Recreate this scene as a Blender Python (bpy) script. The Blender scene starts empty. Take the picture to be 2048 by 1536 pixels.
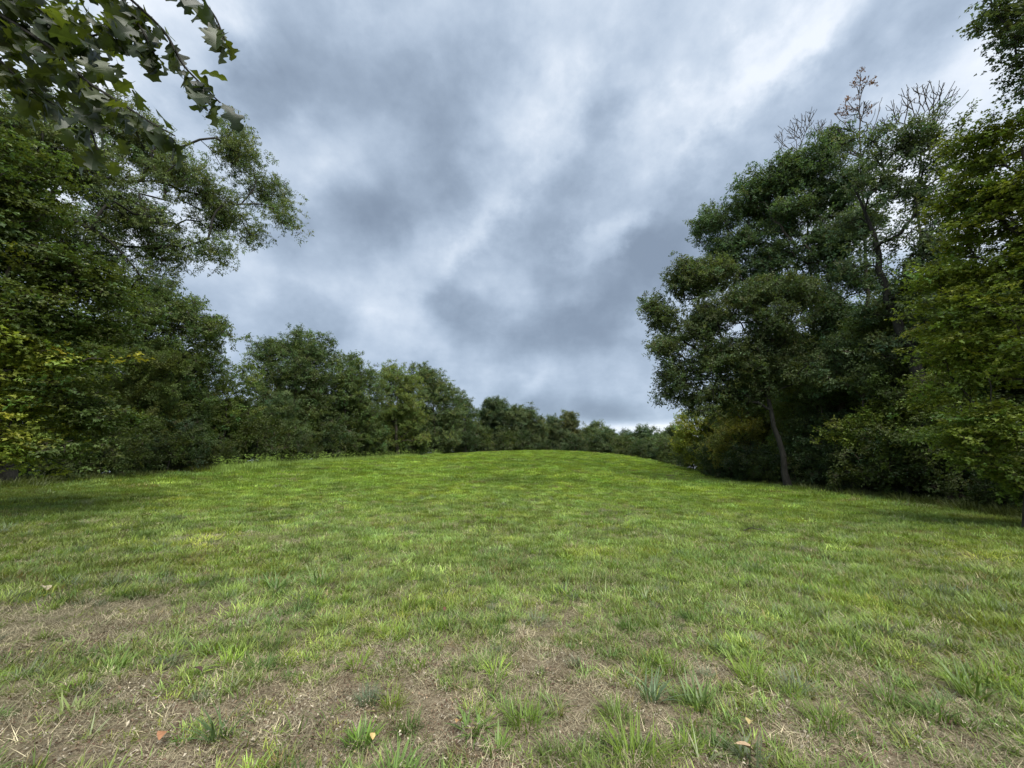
import bpy, math, random
import numpy as np

# ------------------------------------------------------------------ camera, sky, sun, exposure
R = math.radians
scene = bpy.context.scene
COL = scene.collection
CAM_H = 1.6
PITCH = 13.0
TH = R(PITCH)
F = 768.0            # focal length in photo pixels (2048 wide)

cam_data = bpy.data.cameras.new("camera")
cam_data.sensor_width = 36.0
cam_data.lens = 13.5
cam_data.clip_start = 0.05
cam_data.clip_end = 6000.0
cam = bpy.data.objects.new("camera", cam_data)
COL.objects.link(cam)
cam.location = (0, 0, CAM_H)
cam.rotation_euler = (R(90 + PITCH), 0, 0)
scene.camera = cam

SUN_ELEV, SUN_AZ = 58.0, 152.0       # azimuth clockwise from +Y (the view direction)
SUN_STRENGTH = 4.0
SKY_GAIN = 0.86
sun_data = bpy.data.lights.new("sun", 'SUN')
sun_data.energy = SUN_STRENGTH
sun_data.angle = R(55)
sun_data.color = (1.0, 0.965, 0.90)
sun = bpy.data.objects.new("sun", sun_data)
COL.objects.link(sun)
sun.rotation_euler = (R(90 - SUN_ELEV), 0, R(180 - SUN_AZ))

scene.view_settings.view_transform = 'Standard'
scene.view_settings.look = 'None'
scene.view_settings.exposure = 0.63
scene.view_settings.gamma = 1.0
scene.view_settings.use_curve_mapping = False
scene.render.engine = 'CYCLES'
scene.cycles.max_bounces = 7
scene.cycles.diffuse_bounces = 3
scene.cycles.glossy_bounces = 2
scene.cycles.transmission_bounces = 5
scene.cycles.caustics_reflective = False
scene.cycles.caustics_refractive = False
scene.cycles.use_denoising = True


def pix_dir(px, py):
    """world direction seen at a photo pixel"""
    u, v = (px - 1024) / F, (768 - py) / F
    return np.array([u, math.cos(TH) - v * math.sin(TH), math.sin(TH) + v * math.cos(TH)])


def at(px, py, dist):
    """world point at horizontal distance dist along the direction of a photo pixel"""
    d = pix_dir(px, py)
    t = dist / math.hypot(d[0], d[1])
    return np.array([d[0] * t, d[1] * t, CAM_H + d[2] * t])


def slope_az(px, py):
    d = pix_dir(px, py)
    return d[2] / math.hypot(d[0], d[1]), math.atan2(d[0], d[1])


def build_world():
    w = bpy.data.worlds.new("World")
    scene.world = w
    w.use_nodes = True
    nt = w.node_tree
    N, L = nt.nodes, nt.links
    N.clear()

    def node(t, **kw):
        n = N.new(t)
        for k, v in kw.items():
            setattr(n, k, v)
        return n

    def val(s, x):
        if hasattr(x, 'links'):
            L.new(x, s)
        else:
            s.default_value = x

    def m(op, a, b=None, c=None, clamp=False):
        n = node('ShaderNodeMath', operation=op, use_clamp=clamp)
        val(n.inputs[0], a)
        if b is not None:
            val(n.inputs[1], b)
        if c is not None:
            val(n.inputs[2], c)
        return n.outputs[0]

    def vm(op, a, b=None):
        n = node('ShaderNodeVectorMath', operation=op)
        val(n.inputs[0], a)
        if b is not None:
            if op == 'SCALE':
                val(n.inputs[3], b)
            else:
                val(n.inputs[1], b)
        return n.outputs['Value'] if op == 'DOT_PRODUCT' else n.outputs[0]

    tc = node('ShaderNodeTexCoord')
    sep = node('ShaderNodeSeparateXYZ')
    L.new(tc.outputs['Generated'], sep.inputs[0])
    K = 0.10
    zz = m('ADD', m('MAXIMUM', sep.outputs[2], 0.0), K)
    comb = node('ShaderNodeCombineXYZ')
    L.new(m('DIVIDE', sep.outputs[0], zz), comb.inputs[0])
    L.new(m('DIVIDE', sep.outputs[1], zz), comb.inputs[1])
    q = comb.outputs[0]

    def qof(px, py):
        d = pix_dir(px, py)
        d = d / np.linalg.norm(d)
        return d[:2] / (max(d[2], 0) + K)

    def noise(vec, scale, detail, rough, dist=0.0):
        n = node('ShaderNodeTexNoise')
        L.new(vec, n.inputs['Vector'])
        n.inputs['Scale'].default_value = scale
        n.inputs['Detail'].default_value = detail
        n.inputs['Roughness'].default_value = rough
        n.inputs['Distortion'].default_value = dist
        return n
    # ragged edges: warp the layer coordinate
    w1 = noise(q, 1.1, 5, 0.55)
    w3 = noise(tc.outputs['Generated'], 3.0, 7, 0.6)
    w1v = vm('SCALE', vm('SUBTRACT', w1.outputs['Color'], (0.5, 0.5, 0.5)), 0.22)
    w2 = noise(q, 4.5, 4, 0.6)
    w2v = vm('SCALE', vm('SUBTRACT', w2.outputs['Color'], (0.5, 0.5, 0.5)), 0.16)
    w3v = vm('SCALE', vm('SUBTRACT', w3.outputs['Color'], (0.5, 0.5, 0.5)), 0.55)
    qw = vm('ADD', vm('ADD', vm('ADD', q, w1v), w2v), w3v)

    # cloud masses of the layer: photo px, py, half sizes, tilt, weight
    blobs = [
        (700, 430, 170, 95, 15, -.46), (560, 150, 170, 120, 50, -.40), (860, 290, 120, 150, 0, -.20),
        (1130, 400, 90, 150, -35, -.42), (1120, 660, 150, 55, 5, -.62), (905, 590, 55, 45, 0, -.40),
        (1490, 330, 400, 85, 42, -.40), (1250, 560, 190, 70, 35, -.34), (1640, 130, 200, 70, 42, -.22),
        (1150, 790, 260, 45, 0, -.36), (1230, 830, 190, 22, 0, -.40), (450, 600, 120, 80, 0, -.12),
        (1700, 250, 200, 70, 40, -.22),
        (1130, 170, 120, 150, -20, .34), (985, 450, 110, 34, 55, .34), (900, 545, 80, 26, 35, .22),
        (1370, 250, 190, 45, 45, .30), (1490, 100, 150, 60, 35, .32), (1860, 110, 190, 90, 35, .48),
        (1850, 400, 220, 130, 0, .55), (620, 585, 60, 16, -25, .14), (800, 625, 80, 20, 0, .06),
        (1230, 470, 90, 22, 25, .38), (1270, 858, 130, 10, 0, .55), (1060, 770, 60, 16, 40, .22),
        (330, 90, 160, 120, 0, .28), (60, 300, 240, 120, 0, .45), (760, 60, 90, 60, 0, .18),
        (480, 400, 90, 120, 0, .12),
    ]
    acc = None
    for (px, py, rx, ry, ang, wt) in blobs:
        q0 = qof(px, py)
        e = 12.0
        J = np.column_stack([(qof(px + e, py) - qof(px - e, py)) / (2 * e), (qof(px, py + e) - qof(px, py - e)) / (2 * e)])
        a = R(ang)
        E = np.array([[math.cos(a), math.sin(a)], [-math.sin(a), math.cos(a)]]) @ np.diag([rx, ry])
        A = np.linalg.inv(J @ E)
        dq = vm('SUBTRACT', qw, (q0[0], q0[1], 0))
        p1 = vm('DOT_PRODUCT', dq, (A[0, 0], A[0, 1], 0))
        p2 = vm('DOT_PRODUCT', dq, (A[1, 0], A[1, 1], 0))
        s = m('ADD', m('MULTIPLY', p1, p1), m('MULTIPLY', p2, p2))
        g = m('EXPONENT', m('MULTIPLY', s, -0.8))
        acc = m('MULTIPLY', g, wt) if acc is None else m('MULTIPLY_ADD', g, wt, acc)
    d1 = noise(qw, 0.9, 8, 0.58, 0.25)
    d2 = noise(qw, 3.6, 9, 0.66, 0.35)
    d3 = noise(vm('MULTIPLY', tc.outputs['Generated'], (1.0, 1.0, 1.35)), 4.2, 10, 0.56, 0.0)
    acc = m('MULTIPLY', acc, 0.85)
    det = m('ADD', m('MULTIPLY', m('SUBTRACT', d1.outputs[0], 0.5), 0.20), m('MULTIPLY', m('SUBTRACT', d2.outputs[0], 0.5), 0.10))
    det = m('ADD', det, m('MULTIPLY', m('SUBTRACT', d3.outputs[0], 0.5), 0.95))
    d4 = noise(vm('ADD', tc.outputs['Generated'], (3.1, 1.7, 0.4)), 9.0, 8, 0.55, 0.0)
    det = m('ADD', det, m('MULTIPLY', m('SUBTRACT', d4.outputs[0], 0.5), 0.50))
    vo = node('ShaderNodeTexVoronoi')
    vo.feature = 'SMOOTH_F1'
    vo.inputs['Scale'].default_value = 4.6
    vo.inputs['Smoothness'].default_value = 0.8
    vo.inputs['Detail'].default_value = 0.0
    vo.inputs['Roughness'].default_value = 0.45
    L.new(vm('ADD', vm('MULTIPLY', tc.outputs['Generated'], (1.0, 1.0, 1.5)), vm('SCALE', w3v, 0.45)), vo.inputs['Vector'])
    det = m('ADD', det, m('MULTIPLY', m('SUBTRACT', vo.outputs['Distance'], 0.45), 0.50))
    B = m('ADD', m('ADD', acc, det), 0.625)
    ramp = node('ShaderNodeValToRGB')
    ramp.color_ramp.interpolation = 'B_SPLINE'
    cr = ramp.color_ramp
    cr.elements[0].position = 0.0
    cr.elements[0].color = (0.18, 0.228, 0.30, 1)
    cr.elements[1].position = 1.0
    cr.elements[1].color = (0.76, 0.80, 0.86, 1)
    for p, c in ((0.3, (0.275, 0.342, 0.435, 1)), (0.55, (0.385, 0.465, 0.575, 1)), (0.8, (0.545, 0.62, 0.715, 1))):
        el = cr.elements.new(p)
        el.color = c
    L.new(m('MULTIPLY', B, 1.0, clamp=True), ramp.inputs[0])
    # the thin layer lets a little of the clear sky's blue through
    sky = node('ShaderNodeTexSky', sky_type='NISHITA')
    sky.sun_disc = False
    sky.sun_elevation = R(SUN_ELEV)
    sky.sun_rotation = R(SUN_AZ)
    bg_sky = node('ShaderNodeBackground')
    L.new(sky.outputs[0], bg_sky.inputs[0])
    bg_sky.inputs[1].default_value = 0.10
    bg_cl = node('ShaderNodeBackground')
    L.new(ramp.outputs[0], bg_cl.inputs[0])
    bg_cl.inputs[1].default_value = SKY_GAIN
    mix = node('ShaderNodeMixShader')
    mix.inputs[0].default_value = 0.90
    L.new(bg_sky.outputs[0], mix.inputs[1])
    L.new(bg_cl.outputs[0], mix.inputs[2])
    out = node('ShaderNodeOutputWorld')
    L.new(mix.outputs[0], out.inputs[0])


build_world()

# ------------------------------------------------------------------ helpers
rng = np.random.default_rng(7)
random.seed(7)


def tag(o, label=None, cat=None, group=None, kind=None):
    if label:
        o['label'] = label
    if cat:
        o['category'] = cat
    if group:
        o['group'] = group
    if kind:
        o['kind'] = kind
    return o


def empty(name, loc):
    o = bpy.data.objects.new(name, None)
    COL.objects.link(o)
    o.location = loc
    o.empty_display_size = 0.3
    return o


def mesh_obj(name, verts, faces, mats, parent=None, smooth=False, link=True, mat_idx=None, attrs=None):
    me = bpy.data.meshes.new(name)
    if len(faces):
        faces = [tuple(int(i) for i in f) for f in faces] if not isinstance(faces, list) else faces
    me.from_pydata([tuple(v) for v in np.asarray(verts, float).tolist()], [], faces)
    for mt in mats:
        me.materials.append(mt)
    if mat_idx is not None:
        me.polygons.foreach_set('material_index', np.asarray(mat_idx, np.int32))
    if smooth:
        me.polygons.foreach_set('use_smooth', np.ones(len(me.polygons), bool))
    if attrs:
        for k, (dom, arr) in attrs.items():
            a = me.attributes.new(k, 'FLOAT', dom)
            a.data.foreach_set('value', np.asarray(arr, np.float32))
    me.update()
    o = bpy.data.objects.new(name, me)
    if link:
        COL.objects.link(o)
    if parent is not None:
        o.parent = parent
    return o


def _hash(ix, iy, seed):
    n = (ix.astype(np.int64) * 374761393 + iy.astype(np.int64) * 668265263 + seed * 1442695041) & 0x7fffffff
    n = ((n ^ (n >> 13)) * 1274126177) & 0x7fffffff
    n = (n ^ (n >> 16)) & 0xffffff
    return n / float(0xffffff)


def vnoise(x, y, scale, seed=0, octaves=3):
    """value noise, 0..1, feature size = scale metres"""
    x = np.asarray(x, float) / scale
    y = np.asarray(y, float) / scale
    tot, amp, norm = 0, 1.0, 0
    for o in range(octaves):
        xi, yi = np.floor(x), np.floor(y)
        fx, fy = x - xi, y - yi
        fx, fy = fx * fx * (3 - 2 * fx), fy * fy * (3 - 2 * fy)
        a, b = _hash(xi, yi, seed + o), _hash(xi + 1, yi, seed + o)
        c, d = _hash(xi, yi + 1, seed + o), _hash(xi + 1, yi + 1, seed + o)
        tot = tot + amp * ((a * (1 - fx) + b * fx) * (1 - fy) + (c * (1 - fx) + d * fx) * fy)
        norm += amp
        amp *= 0.5
        x, y = x * 2.03 + 17.1, y * 2.03 + 5.7
    return tot / norm


def sstep(a, b, x):
    t = np.clip((np.asarray(x, float) - a) / (b - a), 0, 1)
    return t * t * (3 - 2 * t)


# ------------------------------------------------------------------ terrain
# edge of the field: photo pixel of its foot, distance
EDGE = [(0, 975, 22), (200, 961, 26), (430, 941, 31), (520, 932, 35), (600, 926, 40), (720, 919, 48), (870, 911, 58),
        (960, 906, 68), (1050, 904, 72), (1200, 909, 68), (1300, 921, 60), (1400, 943, 46), (1440, 962, 38),
        (1500, 968, 33), (1580, 977, 27.5), (1700, 990, 25), (1850, 1009, 22.5), (2000, 1031, 20), (2048, 1036, 19)]
ctrl = []
for (px, py, d) in EDGE:
    p = at(px, py, d)
    ctrl.append((p[0], p[1], p[2]))
# the dome in front of the crest
for (px, ds, zs) in [(1050, (8, 16, 28, 42, 56), (.12, .7, 1.95, 3.3, 4.25)), (700, (8, 16, 28, 38), (.12, .6, 1.5, 2.3)),
                     (1300, (8, 16, 28, 42), (.08, .45, 1.15, 2.0)), (350, (7, 14), (.1, .45)), (1600, (7, 14), (.03, .2))]:
    for d, z in zip(ds, zs):
        p = at(px, 960, d)
        ctrl.append((p[0], p[1], z))
# land beyond the crest falls away
for (px, d, z) in [(950, 95, 3.2), (1100, 92, 3.6), (1250, 95, 2.2), (1050, 125, 1.5), (1250, 130, .5), (800, 90, 3.0),
                   (500, 60, 2.0), (500, 100, 1.5), (1400, 75, 1.0), (1480, 50, .6), (1480, 110, 0), (200, 60, 1.0),
                   (1700, 45, -.3), (1900, 40, -.6), (0, 45, .5), (1700, 90, -1), (100, 110, .5)]:
    p = at(px, 960, d)
    ctrl.append((p[0], p[1], z))
for (x, y, z) in [(0, 0, 0), (-4, 0, 0), (4, 0, 0), (0, 4, 0.0), (-3.5, 3, 0.02), (3.5, 3, 0), (0, -8, 0), (-12, -6, .1),
                  (12, -6, -.1), (-25, 0, .3), (25, 0, -.2), (-30, -30, 0), (30, -30, 0), (0, -60, 0), (-70, 10, .3), (70, 10, -1),
                  (-90, 90, .5), (100, 90, -1), (-60, -60, 0), (60, -60, 0), (0, 170, 0)]:
    ctrl.append((x, y, z))
ctrl = np.array(ctrl)


def _U(r2):
    return np.where(r2 > 1e-9, 0.5 * r2 * np.log(np.maximum(r2, 1e-9)), 0)


_n = len(ctrl)
_K = _U(((ctrl[:, None, :2] - ctrl[None, :, :2]) ** 2).sum(-1)) + np.eye(_n) * 6.0
_P = np.column_stack([np.ones(_n), ctrl[:, :2]])
_M = np.block([[_K, _P], [_P.T, np.zeros((3, 3))]])
_W = np.linalg.solve(_M, np.concatenate([ctrl[:, 2], np.zeros(3)]))


def height(x, y, micro=True):
    x = np.asarray(x, float)
    y = np.asarray(y, float)
    shp = x.shape
    x, y = x.ravel(), y.ravel()
    out = np.empty(len(x))
    for s in range(0, len(x), 20000):
        xs, ys = x[s:s + 20000], y[s:s + 20000]
        U = _U((xs[:, None] - ctrl[None, :, 0]) ** 2 + (ys[:, None] - ctrl[None, :, 1]) ** 2)
        out[s:s + 20000] = U @ _W[:_n] + _W[_n] + _W[_n + 1] * xs + _W[_n + 2] * ys
    r = np.hypot(x, y)
    out = out * (1 - sstep(130, 190, r)) - 2.0 * sstep(130, 190, r)
    if micro:
        out += (vnoise(x, y, 2.3, 3) - .5) * 0.07 * (1 - sstep(40, 80, r)) + (vnoise(x, y, .33, 5) - .5) * 0.035 * (1 - sstep(6, 16, r))
    return out.reshape(shp)


def hz(x, y):
    return float(height(np.array([x]), np.array([y]))[0])


_edge_az = np.array([slope_az(px, py)[1] for px, py, d in EDGE])
_edge_d = np.array([d for _, _, d in EDGE], float)
_edge_az = np.concatenate([[-math.pi, R(-110), R(-75)], _edge_az, [R(75), R(110), math.pi]])
_edge_d = np.concatenate([[14, 14, 19], _edge_d, [16, 14, 14]])


def edge_dist(az):
    return np.interp(az, _edge_az, _edge_d)


# ------------------------------------------------------------------ materials
def new_mat(name):
    mt = bpy.data.materials.new(name)
    mt.use_nodes = True
    nt = mt.node_tree
    nt.nodes.clear()
    return mt, nt.nodes, nt.links


def mnoise(N, L, vec, scale, detail=4, rough=.6, dist=0):
    n = N.new('ShaderNodeTexNoise')
    n.inputs['Scale'].default_value = scale
    n.inputs['Detail'].default_value = detail
    n.inputs['Roughness'].default_value = rough
    n.inputs['Distortion'].default_value = dist
    L.new(vec, n.inputs['Vector'])
    return n.outputs[0]


def mramp(N, L, fac, stops):
    r = N.new('ShaderNodeValToRGB')
    cr = r.color_ramp
    cr.elements[0].position, cr.elements[0].color = stops[0][0], (*stops[0][1], 1)
    cr.elements[1].position, cr.elements[1].color = stops[-1][0], (*stops[-1][1], 1)
    for p, c in stops[1:-1]:
        e = cr.elements.new(p)
        e.color = (*c, 1)
    L.new(fac, r.inputs[0])
    return r.outputs[0]


def mmix(N, L, fac, a, b, blend='MIX'):
    n = N.new('ShaderNodeMix')
    n.data_type = 'RGBA'
    n.blend_type = blend
    for s, v in ((n.inputs[0], fac), (n.inputs[6], a), (n.inputs[7], b)):
        if hasattr(v, 'links'):
            L.new(v, s)
        else:
            s.default_value = v if not isinstance(v, tuple) else (*v, 1)[:4]
    return n.outputs[2]


def foliage_mat(name, base, trans_f=.32, rough=.5, spec=.35, trans_gain=(1.25, 1.25, .6), back=None, instanced=True, vein=False, objrand=False):
    """leaf or blade: instance tint x own variation, thin translucency"""
    mt, N, L = new_mat(name)
    col = None
    rgb = N.new('ShaderNodeRGB')
    rgb.outputs[0].default_value = (*base, 1)
    col = rgb.outputs[0]
    if instanced:
        at_ = N.new('ShaderNodeAttribute')
        at_.attribute_type = 'INSTANCER'
        at_.attribute_name = 'tint'
        col = mmix(N, L, 1.0, col, at_.outputs['Color'], 'MULTIPLY')
    va = N.new('ShaderNodeAttribute')
    va.attribute_name = 'bv'
    mr = N.new('ShaderNodeMapRange')
    mr.inputs[3].default_value = 0.62
    mr.inputs[4].default_value = 1.38
    L.new(va.outputs['Fac'], mr.inputs[0])
    cmb = N.new('ShaderNodeCombineColor')
    for i in range(3):
        L.new(mr.outputs[0], cmb.inputs[i])
    col = mmix(N, L, 1.0, col, cmb.outputs[0], 'MULTIPLY')
    if objrand:
        oi = N.new('ShaderNodeObjectInfo')
        col = mmix(N, L, 1.0, col, mramp(N, L, oi.outputs['Random'], [(0, (.5, .55, .6)), (.5, (.95, .95, .95)), (.8, (1.4, 1.3, 1.0)), (1, (1.9, 1.6, .8))]), 'MULTIPLY')
    if vein:
        tc = N.new('ShaderNodeTexCoord')
        nz = mnoise(N, L, tc.outputs['Object'], 25, 5)
        v = mramp(N, L, nz, [(.3, (.7, .7, .65)), (.7, (1.15, 1.12, 1.0))])
        col = mmix(N, L, 1.0, col, v, 'MULTIPLY')
    if back is not None:
        g = N.new('ShaderNodeNewGeometry')
        col = mmix(N, L, g.outputs['Backfacing'], col, mmix(N, L, 1.0, col, back, 'MULTIPLY'))
    bs = N.new('ShaderNodeBsdfPrincipled')
    L.new(col, bs.inputs['Base Color'])
    bs.inputs['Roughness'].default_value = rough
    bs.inputs['Specular IOR Level'].default_value = spec
    tr = N.new('ShaderNodeBsdfTranslucent')
    L.new(mmix(N, L, 1.0, col, trans_gain, 'MULTIPLY'), tr.inputs[0])
    mx = N.new('ShaderNodeMixShader')
    mx.inputs[0].default_value = trans_f
    L.new(bs.outputs[0], mx.inputs[1])
    L.new(tr.outputs[0], mx.inputs[2])
    out = N.new('ShaderNodeOutputMaterial')
    L.new(mx.outputs[0], out.inputs[0])
    return mt


def bark_mat(name, c0, c1, scale=3.0):
    mt, N, L = new_mat(name)
    tc = N.new('ShaderNodeTexCoord')
    mp = N.new('ShaderNodeMapping')
    mp.inputs['Scale'].default_value = (1, 1, .22)
    L.new(tc.outputs['Object'], mp.inputs[0])
    nz = mnoise(N, L, mp.outputs[0], scale * 6, 8, .7, .4)
    n2 = mnoise(N, L, tc.outputs['Object'], scale * .4, 4)
    col = mramp(N, L, nz, [(.3, c0), (.7, c1)])
    col = mmix(N, L, 1.0, col, mramp(N, L, n2, [(.35, (.7, .72, .68)), (.65, (1.15, 1.15, 1.1))]), 'MULTIPLY')
    bs = N.new('ShaderNodeBsdfPrincipled')
    L.new(col, bs.inputs['Base Color'])
    bs.inputs['Roughness'].default_value = .9
    bs.inputs['Specular IOR Level'].default_value = .15
    bp = N.new('ShaderNodeBump')
    bp.inputs['Strength'].default_value = .8
    bp.inputs['Distance'].default_value = .03
    L.new(nz, bp.inputs['Height'])
    L.new(bp.outputs[0], bs.inputs['Normal'])
    out = N.new('ShaderNodeOutputMaterial')
    L.new(bs.outputs[0], out.inputs[0])
    return mt


M_LEAF = foliage_mat('leaf_foliage', (1, 1, 1), .34, .50, .30)
M_BLADE = foliage_mat('grass_blade', (1, 1, 1), .32, .50, .22, (1.25, 1.25, .5))
M_THATCH = foliage_mat('dry_thatch', (1, 1, 1), .12, .7, .2, (1, 1, .9))
M_BARK = bark_mat('grey_brown_bark', (.035, .030, .024), (.12, .105, .085))
M_BARK_DARK = bark_mat('dark_bark', (.014, .013, .012), (.060, .057, .050))
M_BARK_PALE = bark_mat('pale_dead_bark', (.10, .085, .07), (.26, .23, .19))
M_TWIG = bark_mat('twig_bark', (.04, .032, .024), (.10, .085, .06), 8)
M_OAKLEAF = foliage_mat('oak_leaf', (.034, .054, .018), .36, .42, .45, (1.5, 1.6, .5), back=(1.5, 1.35, 1.6), instanced=False, vein=True, objrand=True)


def ground_material():
    mt, N, L = new_mat('field_ground')
    tc = N.new('ShaderNodeTexCoord')
    P = tc.outputs['Object']
    fine = mnoise(N, L, P, 55, 8, .75)
    mid = mnoise(N, L, P, 9, 6, .7)
    big = mnoise(N, L, P, .55, 5, .6)
    soil = mramp(N, L, fine, [(.30, (.035, .028, .018)), (.46, (.155, .13, .092)), (.60, (.26, .225, .165)), (.76, (.42, .38, .30))])
    soil = mmix(N, L, 1.0, soil, mramp(N, L, mid, [(.3, (.62, .58, .52)), (.7, (1.2, 1.15, 1.1))]), 'MULTIPLY')
    turf = mramp(N, L, fine, [(.3, (.025, .035, .010)), (.55, (.085, .115, .020)), (.75, (.16, .20, .04))])
    turf = mmix(N, L, 1.0, turf, mramp(N, L, big, [(.3, (.85, .8, .75)), (.7, (1.15, 1.15, 1.0))]), 'MULTIPLY')
    a1 = N.new('ShaderNodeAttribute')
    a1.attribute_name = 'green'
    col = mmix(N, L, a1.outputs['Fac'], soil, turf)
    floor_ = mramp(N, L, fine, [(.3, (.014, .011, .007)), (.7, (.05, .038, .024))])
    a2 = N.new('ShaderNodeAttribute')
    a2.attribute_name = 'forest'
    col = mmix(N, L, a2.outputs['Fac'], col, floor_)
    bs = N.new('ShaderNodeBsdfPrincipled')
    L.new(col, bs.inputs['Base Color'])
    bs.inputs['Roughness'].default_value = .95
    bs.inputs['Specular IOR Level'].default_value = .1
    bp = N.new('ShaderNodeBump')
    bp.inputs['Strength'].default_value = .9
    bp.inputs['Distance'].default_value = .012
    L.new(fine, bp.inputs['Height'])
    L.new(bp.outputs[0], bs.inputs['Normal'])
    out = N.new('ShaderNodeOutputMaterial')
    L.new(bs.outputs[0], out.inputs[0])
    return mt


# ------------------------------------------------------------------ where the sward is thin
def gp(px, py):
    """ground point (nearly flat foreground) seen at a photo pixel"""
    d = pix_dir(px, py)
    t = CAM_H / -d[2]
    return d[0] * t, d[1] * t


BARE = [(150, 1250, 1.6, .8, .75), (60, 1290, 1.2, .6, .6), (420, 1240, 1.3, .5, .5), (330, 1185, 1.4, .4, .4), (250, 1420, .9, .5, .6), (480, 1440, .8, .4, .7),
        (640, 1440, .55, .35, .8), (800, 1330, .5, .45, .75), (740, 1400, .5, .4, .7), (560, 1380, .5, .3, .5),
        (850, 1460, .5, .3, .8), (960, 1500, .5, .25, .8), (1090, 1240, .6, .6, .55), (1120, 1330, .35, .5, .65),
        (1040, 1290, .3, .4, .4), (1190, 1390, .4, .3, .6), (1330, 1290, .5, .3, .4), (1400, 1350, .5, .3, .5),
        (1540, 1420, .4, .25, .6), (1700, 1370, .6, .22, .55), (1900, 1430, .6, .2, .5), (1640, 1500, .5, .2, .6),
        (400, 1500, .9, .25, .7), (100, 1480, 1.0, .3, .6), (1150, 1480, .4, .3, .55)]
BARE = [(*gp(a, b), c, d, e) for a, b, c, d, e in BARE]


def bare_amount(x, y):
    b = np.zeros_like(x)
    wx = x + (vnoise(x, y, .5, 31) - .5) * .7
    wy = y + (vnoise(x, y, .5, 37) - .5) * .7
    for (cx, cy, rx, ry, w_) in BARE:
        b = np.maximum(b, w_ * np.exp(-((wx - cx) / rx) ** 2 - ((wy - cy) / ry) ** 2))
    r = np.hypot(x, y)
    gen = sstep(.50, .74, vnoise(x, y, .45, 41)) * (1 - sstep(3.2, 5.0, r)) * .6
    base = .13 * (1 - sstep(2.8, 5.0, r)) * sstep(2.5, -.5, x) + .20 * sstep(-1, -5, x) * (1 - sstep(9, 16, r))
    return np.clip(np.maximum(b, gen) + base, 0, 1)


def build_ground():
    rs = np.concatenate([[0.0], np.geomspace(.35, 30, 190), np.geomspace(30.6, 160, 130), np.geomspace(165, 3500, 26)])
    front = np.radians(np.linspace(-70, 70, 260))
    rear = np.radians(np.linspace(70, 290, 60)[1:-1])
    azs = np.concatenate([front, rear])
    RR, AA = np.meshgrid(rs[1:], azs, indexing='ij')
    X, Y = RR * np.sin(AA), RR * np.cos(AA)
    Z = height(X, Y)
    nr, na = X.shape
    verts = np.concatenate([[[0, 0, hz(0, 0)]], np.column_stack([X.ravel(), Y.ravel(), Z.ravel()])])
    i, j = np.meshgrid(np.arange(nr - 1), np.arange(na), indexing='ij')
    j2 = (j + 1) % na
    a = 1 + i * na + j
    b = 1 + i * na + j2
    c = 1 + (i + 1) * na + j2
    d = 1 + (i + 1) * na + j
    faces = np.stack([a, d, c, b], -1).reshape(-1, 4).tolist()
    faces += [(0, 1 + k, 1 + (k + 1) % na) for k in range(na)]
    x, y = verts[:, 0], verts[:, 1]
    r = np.hypot(x, y)
    az = np.arctan2(x, y)
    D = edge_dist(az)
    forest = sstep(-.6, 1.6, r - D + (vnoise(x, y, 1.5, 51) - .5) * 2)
    green = sstep(2.2, 9, r) * (1 - .8 * bare_amount(x, y))
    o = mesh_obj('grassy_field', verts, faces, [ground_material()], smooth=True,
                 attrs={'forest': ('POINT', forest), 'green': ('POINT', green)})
    tag(o, kind='structure')
    return o


ground = build_ground()


# ------------------------------------------------------------------ scattering (geometry nodes on points)
def variant_collection(name, objs):
    c = bpy.data.collections.new(name)
    for o in objs:
        c.objects.link(o)
    return c


_scatter_groups = {}


def scatter_group(coll):
    if coll.name in _scatter_groups:
        return _scatter_groups[coll.name]
    ng = bpy.data.node_groups.new('scatter_' + coll.name, 'GeometryNodeTree')
    ng.interface.new_socket('Geometry', in_out='INPUT', socket_type='NodeSocketGeometry')
    ng.interface.new_socket('Geometry', in_out='OUTPUT', socket_type='NodeSocketGeometry')
    N, L = ng.nodes, ng.links
    gi, go = N.new('NodeGroupInput'), N.new('NodeGroupOutput')
    ip = N.new('GeometryNodeInstanceOnPoints')
    ci = N.new('GeometryNodeCollectionInfo')
    ci.inputs['Collection'].default_value = coll
    ci.inputs['Separate Children'].default_value = True
    ci.inputs['Reset Children'].default_value = True

    def na(name, t):
        n = N.new('GeometryNodeInputNamedAttribute')
        n.data_type = t
        n.inputs['Name'].default_value = name
        return n.outputs[0]
    L.new(gi.outputs[0], ip.inputs['Points'])
    L.new(ci.outputs[0], ip.inputs['Instance'])
    ip.inputs['Pick Instance'].default_value = True
    L.new(na('vidx', 'INT'), ip.inputs['Instance Index'])
    L.new(na('rot', 'FLOAT_VECTOR'), ip.inputs['Rotation'])
    L.new(na('scl', 'FLOAT_VECTOR'), ip.inputs['Scale'])
    L.new(ip.outputs[0], go.inputs[0])
    _scatter_groups[coll.name] = ng
    return ng


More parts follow.
